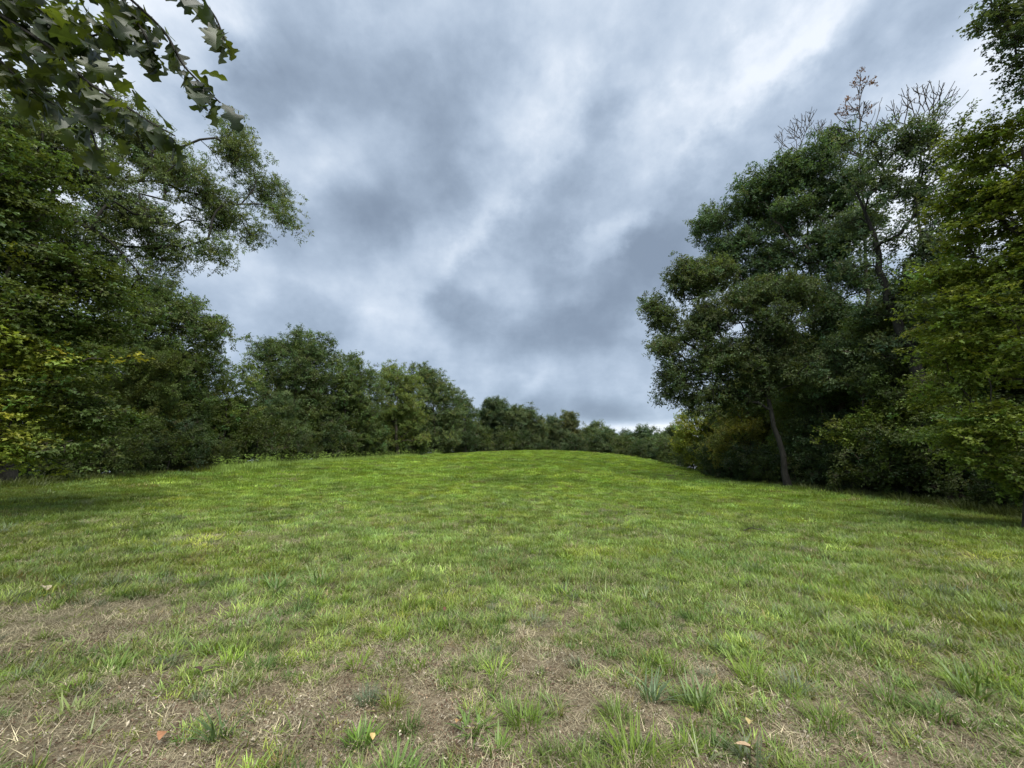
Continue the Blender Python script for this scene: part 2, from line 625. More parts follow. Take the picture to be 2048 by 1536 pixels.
def scatter(name, pts, rot, scl, idx, tint, coll, parent=None):
    n = len(pts)
    me = bpy.data.meshes.new(name)
    me.vertices.add(n)
    me.vertices.foreach_set('co', np.asarray(pts, np.float32).ravel())
    scl = np.asarray(scl, np.float32)
    if scl.ndim == 1:
        scl = np.repeat(scl[:, None], 3, 1)
    a = me.attributes.new('rot', 'FLOAT_VECTOR', 'POINT')
    a.data.foreach_set('vector', np.asarray(rot, np.float32).ravel())
    a = me.attributes.new('scl', 'FLOAT_VECTOR', 'POINT')
    a.data.foreach_set('vector', scl.ravel())
    a = me.attributes.new('vidx', 'INT', 'POINT')
    a.data.foreach_set('value', np.asarray(idx, np.int32))
    a = me.attributes.new('tint', 'FLOAT_COLOR', 'POINT')
    t4 = np.ones((n, 4), np.float32)
    t4[:, :3] = tint
    a.data.foreach_set('color', t4.ravel())
    me.update()
    o = bpy.data.objects.new(name, me)
    COL.objects.link(o)
    md = o.modifiers.new('scatter', 'NODES')
    md.node_group = scatter_group(coll)
    if parent is not None:
        o.parent = parent
    return o


# ------------------------------------------------------------------ leaf sprays
class Buf:
    def __init__(s):
        s.v, s.f, s.m, s.b = [], [], [], []

    def add(s, vs, fs, mat=0, bv=.5):
        o = len(s.v)
        s.v.extend(vs)
        for f in fs:
            s.f.append(tuple(i + o for i in f))
            s.m.append(mat)
            s.b.append(bv)

    def build(s, name, mats, parent=None, link=True, smooth=False):
        return mesh_obj(name, np.array(s.v), s.f, mats, parent, link=link, mat_idx=s.m, smooth=smooth,
                        attrs={'bv': ('FACE', s.b)})


def rot_to(d, up=(0, 0, 1)):
    d = np.asarray(d, float)
    d = d / (np.linalg.norm(d) + 1e-9)
    s = np.cross(d, up)
    if np.linalg.norm(s) < 1e-3:
        s = np.array([1., 0, 0])
    s /= np.linalg.norm(s)
    n = np.cross(s, d)
    return d, s, n


def spray(r_, radius, nleaf, ll, lw, flat=.6, droop=.35, groups=6, lobed=False):
    """a leafy twig end: short twiglets from the centre carrying leaves"""
    b = Buf()
    for g in range(groups):
        th = r_.uniform(0, 2 * math.pi)
        el = r_.uniform(-.5, .9) * flat
        end = np.array([math.cos(th) * math.cos(el), math.sin(th) * math.cos(el), math.sin(el)]) * radius * r_.uniform(.45, .95)
        d, s, n = rot_to(end)
        w = .006 + .006 * radius
        b.add([-s * w, s * w, end], [(0, 1, 2)], 1, .5)
        k = max(1, nleaf // groups)
        for i in range(k):
            t = r_.uniform(.35, 1.05)
            p = end * t + r_.normal(0, .1 * radius, 3) * np.array([1, 1, .6])
            a = math.atan2(end[1], end[0]) + r_.normal(0, 1.0)
            e = r_.normal(-droop, .38)
            ld = np.array([math.cos(a) * math.cos(e), math.sin(a) * math.cos(e), math.sin(e)])
            ld, ls, ln = rot_to(ld)
            tw = r_.normal(0, .55)
            ls, ln = ls * math.cos(tw) + ln * math.sin(tw), ln * math.cos(tw) - ls * math.sin(tw)
            L_ = ll * r_.uniform(.55, 1.4)
            W_ = lw * r_.uniform(.75, 1.2)
            bv = float(np.clip(r_.normal(.5, .26), 0, 1))
            q0 = p
            q1 = p + ld * L_ * .5 + ls * W_ * .5 + ln * W_ * .14
            q2 = p + ld * L_ + ln * (-.10 * L_)
            q3 = p + ld * L_ * .5 - ls * W_ * .5 + ln * W_ * .14
            if lobed:
                qa = p + ld * L_ * .30 + ls * W_ * .16
                qb = p + ld * L_ * .66 + ls * W_ * .22
                qc = p + ld * L_ * .30 - ls * W_ * .16
                qd = p + ld * L_ * .66 - ls * W_ * .22
                b.add([q0, qa, q1, qb, q2, qd, q3, qc], [(0, 1, 3, 4), (1, 2, 3), (0, 4, 5, 7), (7, 5, 6)], 0, bv)
            else:
                b.add([q0, q1, q2, q3], [(0, 1, 2), (0, 2, 3)], 0, bv)
    return b


def make_sprays(name, n, mats, **kw):
    objs = []
    for i in range(n):
        r_ = np.random.default_rng(100 + i + hash(name) % 1 * 0 + sum(map(ord, name)))
        objs.append(spray(r_, **kw).build('%s_%d' % (name, i), mats, link=False))
    return variant_collection(name, objs)


LM = [M_LEAF, M_TWIG]
SPRAY = {
    'small': make_sprays('small_spray', 6, LM, radius=.34, nleaf=36, ll=.105, lw=.062, flat=1.0, groups=7),
    'ash': make_sprays('ash_spray', 6, LM, radius=.36, nleaf=40, ll=.125, lw=.040, flat=.7, droop=.75, groups=6),
    'maple': make_sprays('maple_spray', 6, LM, radius=.40, nleaf=38, ll=.100, lw=.085, flat=.22, droop=.22, groups=7, lobed=True),
    'mid': make_sprays('mid_spray', 6, LM, radius=.60, nleaf=84, ll=.125, lw=.075, flat=.75, groups=11),
    'large': make_sprays('large_spray', 6, LM, radius=1.0, nleaf=170, ll=.17, lw=.11, flat=.8, groups=20),
}
SPRAY_R = {'small': .34, 'ash': .36, 'maple': .40, 'mid': .60, 'large': 1.0}


# ------------------------------------------------------------------ trees
def tubes(chains, mats, name, parent, off):
    V, Fc = [], []
    nv = 0
    for P, r in chains:
        P = np.asarray(P)
        r = np.asarray(r)
        n = len(P)
        if n < 2:
            continue
        k = 12 if r[0] > .11 else (6 if r[0] > .035 else 3)
        T = np.gradient(P, axis=0)
        T /= np.linalg.norm(T, axis=1)[:, None] + 1e-9
        ref = np.array([0.93, 0.31, 0.2]) if abs(T[:, 0].mean()) < .8 else np.array([.1, .9, .4])
        S = np.cross(T, ref)
        S /= np.linalg.norm(S, axis=1)[:, None] + 1e-9
        Q = np.cross(T, S)
        a = np.linspace(0, 2 * math.pi, k, endpoint=False)
        ring = P[:, None, :] + r[:, None, None] * (np.cos(a)[None, :, None] * S[:, None, :] + np.sin(a)[None, :, None] * Q[:, None, :])
        V.append(ring.reshape(-1, 3))
        i, j = np.meshgrid(np.arange(n - 1), np.arange(k), indexing='ij')
        j2 = (j + 1) % k
        f = np.stack([nv + i * k + j, nv + i * k + j2, nv + (i + 1) * k + j2, nv + (i + 1) * k + j], -1).reshape(-1, 4)
        Fc.append(f)
        nv += n * k
    if not V:
        return None
    return mesh_obj(name, np.concatenate(V) - off, np.concatenate(Fc).tolist(), mats, parent, smooth=True)


def grow(trunk, attr, min_h, bf=.30, seg=.7, r_=None, arc=.10, up_pen=.7, wob=1.0):
    cap = len(trunk) + len(attr) * 14
    pos = np.zeros((cap, 3))
    par = np.full(cap, -1)
    pl = np.zeros(cap)
    ok = np.zeros(cap)
    n = len(trunk)
    pos[:n] = trunk
    par[1:n] = np.arange(n - 1)
    pl[1:n] = np.cumsum(np.linalg.norm(np.diff(trunk, axis=0), axis=1))
    ok[:n] = np.where(np.asarray(trunk)[:, 2] < min_h, 1e6, 0)
    nt = n
    d0 = np.min(np.linalg.norm(attr[:, None] - np.asarray(trunk)[None], axis=2), axis=1)
    ends = []
    for ai in np.argsort(d0):
        a = attr[ai]
        dd = pos[:n] - a
        d = np.sqrt((dd ** 2).sum(1))
        c = d + bf * pl[:n] + ok[:n] + up_pen * np.maximum(0, dd[:, 2])
        j = int(np.argmin(c))
        L_ = d[j]
        k = min(12, int(L_ / seg) + 1)
        prev = j
        if n + k >= cap:
            break
        jit = r_.normal(0, .06 * L_, 3) * wob
        for s in range(1, k + 1):
            t = s / k
            p = pos[j] * (1 - t) + a * t
            b = math.sin(math.pi * t)
            p = p + jit * b + np.array([0, 0, arc * L_ * b]) + (r_.normal(0, .03 * L_, 3) * b if L_ > 1.2 else 0)
            pos[n] = p
            par[n] = prev
            pl[n] = pl[prev] + L_ / k
            prev = n
            n += 1
        ends.append(prev)
    return pos[:n], par[:n], nt, np.array(ends)


def chains_of(pos, par, nt, rad, tip_r, trunk_top_r, flare=1.25):
    n = len(pos)
    cnt = np.zeros(n)
    kids = [[] for _ in range(n)]
    for i in range(n - 1, -1, -1):
        if not kids[i]:
            cnt[i] = max(cnt[i], 1)
        if par[i] >= 0:
            cnt[par[i]] += cnt[i]
            kids[par[i]].append(i)
    r = tip_r * np.power(cnt, .46)
    tr = np.linspace(0, 1, nt)
    trunk_r = rad * (1 - tr) + trunk_top_r * tr
    trunk_r[0] *= flare * 1.15
    if nt > 2:
        trunk_r[1] *= 1.06
    r[:nt] = trunk_r
    for i in range(nt, n):
        r[i] = min(r[i], r[par[i]] * (.78 if par[i] < nt else 1.0))
    out = [(0, pos[:nt], r[:nt])]
    groups = []
    stack = []
    for i in range(nt):
        for k in kids[i]:
            if k >= nt:
                stack.append((i, k, len(groups)))
                groups.append([cnt[k], []])
    while stack:
        p0, s, g = stack.pop()
        ch = [p0, s]
        cur = s
        while kids[cur]:
            ks = sorted(kids[cur], key=lambda q: -cnt[q])
            for k in ks[1:]:
                stack.append((cur, k, g))
            cur = ks[0]
            ch.append(cur)
        rr = r[ch].copy()
        rr[0] = rr[1]
        groups[g][1].append((pos[ch], rr))
    return out[0][1:], groups, cnt


def lobes_points(lobes, n_per_m2, r_, sub=True, hollow=.45, squash=.8):
    pts = []
    for (c, rr) in lobes:
        n = max(5, int(n_per_m2 * math.pi * rr * rr))
        if sub:
            ns = max(8, int(10 + rr * 3))
            sd = r_.normal(size=(ns, 3))
            sd[:, 2] = sd[:, 2] * .8 + .25
            sd /= np.linalg.norm(sd, axis=1)[:, None]
            sc = np.asarray(c) + sd * rr * .66 * np.array([1, 1, squash])
            sr = rr * r_.uniform(.26, .42, ns)
            w_ = sr ** 2
            pick = r_.choice(ns, n, p=w_ / w_.sum())
            d = r_.normal(size=(n, 3))
            d /= np.linalg.norm(d, axis=1)[:, None]
            rad = (hollow + (1 - hollow) * r_.random(n)) ** .6
            pts.append(sc[pick] + d * (sr[pick] * rad)[:, None] * np.array([1, 1, squash]))
        else:
            d = r_.normal(size=(n, 3))
            d /= np.linalg.norm(d, axis=1)[:, None]
            pts.append(np.asarray(c) + d * rr * (r_.random(n) ** .4)[:, None] * np.array([1, 1, squash]))
    return np.concatenate(pts)


def build_tree(name, label, cat, group, trunk, lobes, rad, tint, leaf='mid', dens=2.2, per=3, min_h=None, bark=None,
               seed=1, limbs=0, tip_r=.016, leaf_scale=1.0, hollow=.4, squash=1.0, jitter=.78, tvar=.16, top_r=.03, depth_copy=True,
               bf=.30, droop_layers=False, crown_name='crown', tint2=None, sub=True, leaf_frac=1.0, t2z=None):
    r_ = np.random.default_rng(seed)
    trunk = np.asarray(trunk, float)
    base = trunk[0].copy()
    # resample the trunk
    seglen = np.linalg.norm(np.diff(trunk, axis=0), axis=1)
    tt = np.concatenate([[0], np.cumsum(seglen)])
    m = max(6, int(tt[-1] / .8))
    ts = np.linspace(0, tt[-1], m)
    tp = np.column_stack([np.interp(ts, tt, trunk[:, k]) for k in range(3)])
    tp[1:-1] += r_.normal(0, .05, (m - 2, 3)) * np.array([1, 1, 0])
    tp[0, 2] -= .25
    at_ = lobes_points(lobes, dens, r_, sub=sub, hollow=hollow, squash=squash)
    mh = base[2] + min_h if min_h is not None else min(base[2] + .28 * tt[-1], at_[:, 2].min())
    pos, par, nt, ends = grow(tp, at_, mh, r_=r_, bf=bf, arc=.10 if leaf and leaf_frac == 1 else 0, up_pen=.7 if leaf and leaf_frac == 1 else 2.5, wob=1.0 if leaf and leaf_frac == 1 else .4)
    tchain, groups, cnt = chains_of(pos, par, nt, rad, tip_r, top_r)
    root = empty(name, base)
    tag(root, label, cat, group)
    bark = bark or M_BARK
    small = [tchain]
    big = sorted([g for g in groups if g[0] >= 12], key=lambda g: -g[0])[:limbs]
    bigset = {id(g) for g in big}
    for g in groups:
        if id(g) not in bigset:
            small += g[1]
    tubes(small, [bark], 'trunk', root, base)
    for g in big:
        tubes(g[1], [bark], 'limb', root, base)
    if leaf:
        R_ = SPRAY_R[leaf] * leaf_scale
        e = pos[ends]
        if leaf_frac < 1:
            e = e[np.argsort(-e[:, 2] + r_.normal(0, .6, len(e)))[:int(len(e) * leaf_frac)]]
        P = np.repeat(e, per, axis=0)
        P = P + r_.normal(0, R_ * jitter, P.shape) * np.array([1, 1, .35 if droop_layers else .8])
        n = len(P)
        tl = .28 if leaf == 'maple' else .65
        rot = np.column_stack([r_.normal(0, tl, n), r_.normal(0, tl, n), r_.uniform(0, 6.283, n)])
        scl = leaf_scale * r_.uniform(.75, 1.2, n)
        br = np.exp(r_.normal(0, tvar, n))[:, None]
        hue = r_.normal(0, .10, n)[:, None]
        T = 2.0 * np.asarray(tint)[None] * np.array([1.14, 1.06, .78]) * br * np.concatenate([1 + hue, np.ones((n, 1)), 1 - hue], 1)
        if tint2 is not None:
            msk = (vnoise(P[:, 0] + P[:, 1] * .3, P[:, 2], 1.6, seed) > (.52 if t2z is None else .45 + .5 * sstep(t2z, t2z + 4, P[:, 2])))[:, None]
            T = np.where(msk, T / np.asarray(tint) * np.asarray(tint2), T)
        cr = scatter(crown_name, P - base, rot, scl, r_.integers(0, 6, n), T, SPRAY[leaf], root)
        tag(cr, kind='stuff')
    return root


def px_tree(name, label, base, trunk, lobes, rad, tint, cat='tree', group=None, depth=1.1, seed=1, **kw):
    """base (px, py, dist); trunk [(px, py)...]; lobes (px, py, radius px[, offset m])"""
    px, py, dist = base
    r_ = np.random.default_rng(seed + 999)
    b = at(px, py, dist)
    b[2] = hz(b[0], b[1])
    tr = [b] + [at(t[0], t[1], dist + (t[2] if len(t) > 2 else 0)) for t in trunk]
    if tr[1][2] < b[2] + .3:
        tr[1][2] = b[2] + .5
    lw = []
    for l in lobes:
        off = l[3] if len(l) > 3 else float(r_.uniform(-.6, .6))
        c = at(l[0], l[1], dist + off)
        d = pix_dir(l[0], l[1])
        t = (dist + off) / math.hypot(d[0], d[1])
        rr = l[2] * t / F
        lw.append((c, rr))
        if depth:
            # the far half of the crown
            c2 = at(l[0], l[1], dist + off + rr * depth)
            c2 += np.array([*(r_.uniform(-.3, .3, 2) * rr), -.25 * rr])
            lw.append((c2, rr * .85))
    return build_tree(name, label, cat, group, tr, lw, rad, tint, seed=seed, **kw)


G_OAK = (.052, .082, .030)
G_DARK = (.034, .058, .026)
G_BLUE = (.052, .088, .048)
G_YEL = (.105, .140, .030)
G_MAPLE = (.066, .100, .022)
G_OLIVE = (.075, .098, .030)

# ---- left side
px_tree('hickory_tree', 'tall leafy tree whose long drooping branches reach furthest right over the sky at upper left',
        (10, 985, 23), [(-10, 800, -1), (20, 600, -3), (60, 450, -5), (120, 360, -6)],
        [(565, 430, 30), (530, 380, 42), (480, 310, 48), (440, 420, 55), (360, 350, 60), (300, 300, 60), (440, 500, 30), (350, 500, 50),
         (270, 420, 70), (190, 330, 70), (180, 470, 70), (90, 300, 80), (60, 430, 70), (300, 560, 40), (500, 460, 25), (250, 250, 55),
         (470, 260, 25), (20, 230, 70), (130, 230, 50)],
        .24, (.064, .092, .044), leaf='ash', dens=7.0, per=4, depth=.5, seed=11, limbs=6, min_h=4, sub=False, tip_r=.0115, bf=.15, jitter=.9, bark=M_BARK_DARK, squash=.8)
px_tree('maple_tree', 'near tree on the left with bright yellow-green leaves hanging low over the grass',
        (-330, 1040, 15.5), [(-300, 800), (-250, 500), (-200, 300)],
        [(60, 640, 70), (150, 720, 55), (190, 660, 45), (60, 780, 75), (180, 830, 40), (90, 880, 50), (20, 900, 50), (215, 850, 25),
         (130, 800, 50), (20, 700, 70), (100, 560, 70), (-40, 600, 90), (10, 500, 80), (180, 560, 50), (-40, 840, 80), (-60, 420, 90),
         (30, 400, 60), (140, 900, 30), (-20, 300, 90), (215, 600, 40)],
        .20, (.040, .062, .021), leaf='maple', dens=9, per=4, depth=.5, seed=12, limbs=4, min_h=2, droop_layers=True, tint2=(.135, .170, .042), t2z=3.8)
px_tree('broadleaf_tree', 'tall dark tree with an airy top, right of the low yellow-green branches at left',
        (330, 950, 34), [(325, 850), (330, 740), (345, 640)],
        [(380, 640, 50), (330, 620, 55), (420, 680, 38), (290, 680, 55), (350, 710, 60), (400, 745, 40), (270, 770, 55), (340, 810, 60), (390, 840, 45),
         (260, 850, 50), (320, 890, 45), (380, 900, 35), (250, 620, 50)],
        .26, (.046, .072, .026), leaf='mid', dens=2.8, per=3, seed=13, limbs=4, bark=M_BARK_DARK)
px_tree('young_tree', 'small bright green tree in the dip of the left treeline under open sky',
        (450, 938, 37), [(450, 860), (452, 800)],
        [(450, 780, 32), (480, 750, 30), (420, 800, 34), (465, 830, 40), (430, 870, 42), (480, 890, 35)],
        .14, (.062, .094, .028), dens=2.2, per=3, seed=14)
px_tree('broadleaf_tree', 'broad dark green tree with a high rounded crown, the tallest of the middle left treeline',
        (590, 925, 47), [(590, 840), (592, 760), (600, 700)],
        [(600, 690, 38), (560, 700, 36), (640, 705, 38), (520, 715, 32), (590, 740, 60), (530, 775, 50), (650, 770, 50), (600, 810, 65), (540, 850, 60),
         (640, 850, 55), (580, 890, 45), (500, 870, 40)],
        .34, (.040, .065, .027), leaf='mid', dens=2.5, per=3, seed=15, limbs=3)
px_tree('broadleaf_tree', 'mid green tree with lobed lower boughs at the right shoulder of the tallest round-crowned one',
        (690, 920, 48), [(690, 850), (690, 790)],
        [(695, 735, 32), (725, 760, 34), (690, 790, 48), (730, 810, 40), (660, 830, 36), (710, 860, 45), (745, 870, 30), (680, 890, 30), (745, 760, 20), (757, 790, 24)],
        .28, (.050, .078, .031), leaf='mid', dens=2.6, per=3, seed=16)
px_tree('broadleaf_tree', 'pale yellowish green tree with a feathery outline at the centre of the left treeline',
        (795, 914, 54), [(793, 840), (795, 780)],
        [(785, 750, 28), (815, 765, 30), (790, 790, 42), (825, 815, 34), (770, 830, 36), (805, 850, 42), (830, 880, 26), (775, 885, 28)],
        .26, (.070, .100, .034), leaf='mid', dens=2.5, per=3, seed=17)
px_tree('broadleaf_tree', 'round topped dark tree behind and right of the pale feathery tree of the left treeline',
        (870, 911, 62), [(868, 850), (866, 790)],
        [(840, 745, 24), (865, 765, 30), (890, 790, 30), (860, 800, 36), (905, 830, 26), (875, 850, 40), (895, 880, 28), (855, 885, 26)],
        .30, (.052, .078, .036), leaf='mid', dens=2.4, per=4, seed=18)
px_tree('broadleaf_tree', 'narrow dark green tree stepping down to the gap where the left treeline drops',
        (930, 908, 70), [(930, 850), (930, 820)],
        [(920, 805, 18), (935, 825, 22), (925, 850, 26), (945, 865, 20), (925, 885, 24), (950, 890, 16)],
        .24, (.040, .064, .030), leaf='mid', dens=2.6, per=4, seed=19)
px_tree('oak_tree', 'dark tree with a jagged pointed top right of the notch in the far treeline',
        (990, 905, 86), [(990, 860), (990, 825)],
        [(985, 812, 14), (1003, 818, 13), (970, 830, 14), (1012, 838, 16), (990, 845, 24), (970, 868, 18), (1005, 875, 22), (985, 893, 16)],
        .26, (.034, .055, .030), leaf='large', dens=1.92, per=4, seed=20)
px_tree('oak_tree', 'wide grey-green far tree sloping down to the right beside the jagged pointed one',
        (1045, 904, 88), [(1045, 870), (1045, 840)],
        [(1035, 830, 15), (1055, 835, 16), (1072, 852, 15), (1045, 858, 22), (1070, 878, 17), (1030, 882, 20), (1055, 893, 16)],
        .26, (.046, .068, .036), leaf='large', dens=1.92, per=4, seed=21)
px_tree('oak_tree', 'low dark tree left of the far tree with the knobbly brownish top',
        (1105, 905, 95), [(1105, 875), (1105, 855)],
        [(1105, 846, 11), (1095, 858, 14), (1115, 868, 15), (1098, 882, 15), (1115, 892, 12)],
        .22, (.040, .062, .034), leaf='large', dens=2.08, per=4, seed=22)
px_tree('oak_tree', 'far tree whose knobbly brownish green top stands highest right of the field crest',
        (1135, 907, 98), [(1135, 870), (1135, 838)],
        [(1136, 834, 10), (1138, 850, 14), (1128, 868, 17), (1150, 874, 15), (1136, 890, 18), (1158, 892, 12)],
        .22, (.048, .064, .034), leaf='large', dens=2.24, per=4, seed=23)
far_specs = [
    (1190, 868, 16, 104, (.046, .070, .034), 'rounded green tree just right of the knobbly topped one on the far skyline'),
    (1212, 878, 15, 100, (.040, .062, .034), 'dark bushy tree standing in front of the bright cloud gap on the far skyline'),
    (1248, 882, 13, 108, (.036, .056, .034), 'lowest dark tree under the thin bright strip of cloud above the far treeline'),
    (1290, 876, 17, 98, (.036, .060, .036), 'bluish green tree with a soft pointed crown near the right end of the far treeline'),
    (1322, 882, 14, 102, (.042, .066, .036), 'small rounded tree between the pointed bluish one and the right wood on the far treeline'),
    (1350, 878, 16, 90, (.044, .068, .034), 'last green tree of the far treeline before the yellow-green edge of the right wood'),
    (1085, 880, 12, 108, (.040, .064, .036), 'small tree seen in the notch between the grey-green tree and the low dark one')]
for i, (px, py, rp, d, tn, lb) in enumerate(far_specs):
    py -= 7
    rp *= 1.1
    tn = tuple(c * 1.15 for c in tn)
    px_tree('far_tree', lb, (px, 912, d), [(px, 895), (px, py)],
            [(px, py, rp * .75), (px - rp, py + rp * .8, rp * .8), (px + rp, py + rp * .9, rp * .8), (px, py + rp * 1.3, rp), (px - rp * .7, py + rp * 2.1, rp),
             (px + rp * .8, py + rp * 2.1, rp)],
            .2, tn, leaf='large', dens=2.08, per=4, seed=30 + i)

# ---- right side
px_tree('oak_tree', 'left-leaning oak fronting the right wood, its bare trunk standing on the grass edge',
        (1578, 976, 27.5), [(1562, 900), (1542, 830), (1528, 770), (1522, 700), (1528, 610, .8)],
        [(1310, 610, 26), (1330, 640, 34), (1375, 560, 42), (1370, 540, 30), (1430, 560, 50), (1330, 690, 32), (1390, 650, 48), (1355, 745, 38), (1440, 640, 50),
         (1420, 720, 50), (1330, 780, 22), (1370, 800, 32), (1480, 700, 50), (1490, 780, 45), (1430, 800, 38), (1530, 740, 50), (1560, 660, 55), (1500, 600, 50),
         (1600, 740, 45), (1590, 590, 45)],
        .17, (.046, .068, .034), leaf='small', dens=5.6, per=4, depth=.4, seed=41, limbs=8, bark=M_BARK_DARK, min_h=3.2, leaf_scale=1.25, tip_r=.017)
px_tree('oak_tree', 'tall straight oak with rounded bluish green crown just behind the left-leaning oak',
        (1690, 980, 30), [(1690, 900), (1682, 780), (1668, 640), (1655, 520), (1630, 400)],
        [(1430, 450, 42), (1470, 500, 48), (1520, 430, 45), (1560, 360, 42), (1520, 370, 30), (1620, 340, 48), (1650, 300, 34), (1590, 430, 50), (1660, 400, 50),
         (1550, 510, 45), (1630, 510, 50), (1500, 560, 38), (1440, 510, 30), (1700, 560, 45), (1640, 610, 45), (1700, 350, 40), (1580, 350, 34), (1490, 400, 30), (1690, 470, 45), (1560, 570, 45), (1750, 430, 40), (1610, 680, 45), (1690, 660, 45)],
        .26, (.046, .078, .044), leaf='small', dens=5.2, per=4, depth=.2, seed=42, limbs=8, min_h=6, leaf_scale=1.3, tip_r=.017)
px_tree('oak_tree', 'large crooked dark oak with a see-through crown in the middle of the right wood',
        (1868, 1000, 25.5), [(1862, 860), (1838, 760), (1822, 700), (1795, 640), (1768, 590), (1755, 500), (1730, 430), (1705, 370)],
        [(1760, 290, 36), (1800, 310, 44), (1850, 290, 40), (1880, 330, 45), (1740, 370, 36), (1820, 400, 42), (1700, 450, 35), (1770, 480, 38), (1850, 470, 45),
         (1720, 530, 30), (1800, 560, 40), (1870, 580, 45), (1740, 640, 35), (1840, 640, 40), (1770, 700, 40), (1900, 420, 50), (1880, 250, 30), (1790, 370, 40), (1860, 520, 50), (1910, 640, 40), (1680, 300, 24)],
        .36, (.044, .068, .042), leaf='small', dens=3.8, per=4, depth=.0, seed=43, limbs=8, min_h=5, leaf_scale=1.25, bark=M_BARK_DARK, tip_r=.022)
# bare dead crowns
px_tree('dead_tree', 'bare leafless treetop fanning out against the sky above the right wood, rightmost of three',
        (1835, 1000, 31), [(1840, 700), (1838, 450), (1845, 330), (1848, 250)],
        [(1850, 185, 34), (1810, 200, 32), (1890, 195, 30), (1780, 235, 28), (1865, 235, 36), (1825, 265, 36)],
        .16, G_OAK, leaf=None, bf=.75, dens=13.0, depth=.3, seed=44, bark=M_BARK, min_h=11, tip_r=.015, group='bare dead treetops above the right wood')
px_tree('dead_tree', 'bare treetop with a few reddish brown leaf tufts at its tip above the right wood',
        (1730, 1000, 30), [(1735, 700), (1728, 450), (1722, 330), (1718, 220)],
        [(1718, 165, 16), (1700, 220, 26), (1740, 215, 26), (1680, 265, 26), (1760, 260, 28), (1720, 290, 36)],
        .15, (.075, .042, .034), leaf='small', leaf_frac=.06, per=1, leaf_scale=1.0, bf=.75, dens=12.0, depth=.3, seed=45, bark=M_BARK, min_h=10, tip_r=.015, group='bare dead treetops above the right wood')
px_tree('dead_tree', 'low spread of bare twigs poking out above the left part of the right wood crown',
        (1610, 1000, 32), [(1625, 700), (1615, 450), (1605, 340)],
        [(1580, 262, 32), (1612, 250, 30), (1642, 265, 28), (1600, 310, 32), (1650, 300, 24)],
        .14, G_OAK, leaf=None, bf=.75, dens=13.0, depth=.3, seed=46, bark=M_BARK, min_h=9, tip_r=.015, group='bare dead treetops above the right wood')
px_tree('maple_tree', 'near maple filling the right edge with flat layered sprays of yellow-green leaves',
        (2075, 1040, 16.5), [(2080, 800), (2060, 500), (2045, 300)],
        [(1900, 600, 30), (1930, 560, 45), (1990, 620, 60), (1940, 490, 40), (2000, 430, 60), (1930, 390, 40), (1960, 330, 38), (2010, 310, 34), (1940, 285, 18), (2040, 250, 26),
         (1900, 700, 40), (1960, 720, 55), (2040, 720, 70), (1890, 790, 38), (1950, 830, 45), (2030, 850, 60), (1905, 880, 30), (2080, 500, 90),
         (2070, 950, 60), (1990, 910, 40), (1890, 660, 25), (2085, 380, 70), (1965, 400, 45), (1880, 560, 30)],
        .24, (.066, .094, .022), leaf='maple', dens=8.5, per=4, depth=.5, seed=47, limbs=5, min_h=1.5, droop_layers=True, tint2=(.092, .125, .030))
px_tree('broadleaf_tree', 'dark leaved tree top entering at the upper right corner of the view',
        (2230, 1080, 15.5), [(2250, 700), (2240, 400), (2200, 100)],
        [(1990, 42, 12), (2018, 25, 16), (2040, 85, 14), (2048, 140, 14), (2068, 50, 26), (2022, 60, 12), (1985, 20, 8), (2090, 170, 30), (2120, 80, 40), (2240, 150, 70), (2290, 320, 80), (2210, -60, 60), (2330, 60, 90), (2250, 480, 60)],
        .24, (.034, .054, .034), leaf='maple', dens=6, per=3, depth=.0, sub=False, jitter=.5, seed=48, limbs=3, min_h=7, bark=M_BARK_DARK)

mid_specs = [
    # px, foot py, dist, trunk top py, lobes, tint, label
    (1420, 950, 44, 850, [(1375, 845, 28), (1400, 870, 32), (1365, 880, 24), (1430, 850, 35), (1440, 895, 30), (1410, 910, 28), (1390, 915, 18)],
     (.110, .135, .026), 'bright yellow-green tree at the far left tip of the right wood below the oak'),
    (1490, 960, 36, 850, [(1470, 830, 35), (1500, 860, 40), (1450, 880, 34), (1480, 900, 36), (1530, 890, 34), (1450, 915, 22)],
     (.098, .112, .032), 'tree with dull yellowing leaves just left of the leaning oak trunk'),
    (1555, 955, 37, 780, [(1500, 770, 40), (1550, 800, 40), (1560, 850, 35), (1540, 905, 30), (1580, 780, 40)],
     (.088, .120, .026), 'slender grey stemmed tree with lime green leaves close behind the leaning oak trunk'),
    (1645, 972, 29, 800, [(1620, 800, 34), (1650, 780, 34), (1625, 850, 36), (1660, 850, 34), (1630, 900, 34), (1665, 920, 26)],
     (.040, .066, .034), 'vine covered dark green tree just right of the leaning oak trunk'),
    (1730, 985, 27, 760, [(1700, 700, 45), (1660, 725, 35), (1750, 720, 45), (1800, 740, 40), (1720, 770, 40), (1640, 760, 28)],
     (.058, .092, .054), 'tree spreading pale grey-green leaves level across the middle of the right wood'),
    (1775, 990, 26, 840, [(1740, 860, 40), (1780, 880, 45), (1700, 870, 30), (1810, 850, 40), (1760, 830, 32)],
     (.070, .100, .024), 'understory tree with flat yellow-green sprays under the pale grey-green one in the right wood'),
    (1900, 1008, 23, 800, [(1860, 780, 40), (1900, 830, 45), (1860, 880, 40), (1930, 900, 50), (1870, 930, 30), (1960, 960, 40), (2010, 900, 60)],
     (.050, .074, .022), 'dark understory tree at the foot of the near maple on the right edge')]
for i, (px, py, d, tp, lo, tn, lb) in enumerate(mid_specs):
    px_tree('understory_tree', lb, (px, py, d), [(px, (py + tp) / 2 + 20), (px - 4, tp)], lo, .12, tn,
            leaf='small', dens=4.2, per=4, depth=.9, seed=60 + i, leaf_scale=1.2, limbs=0)


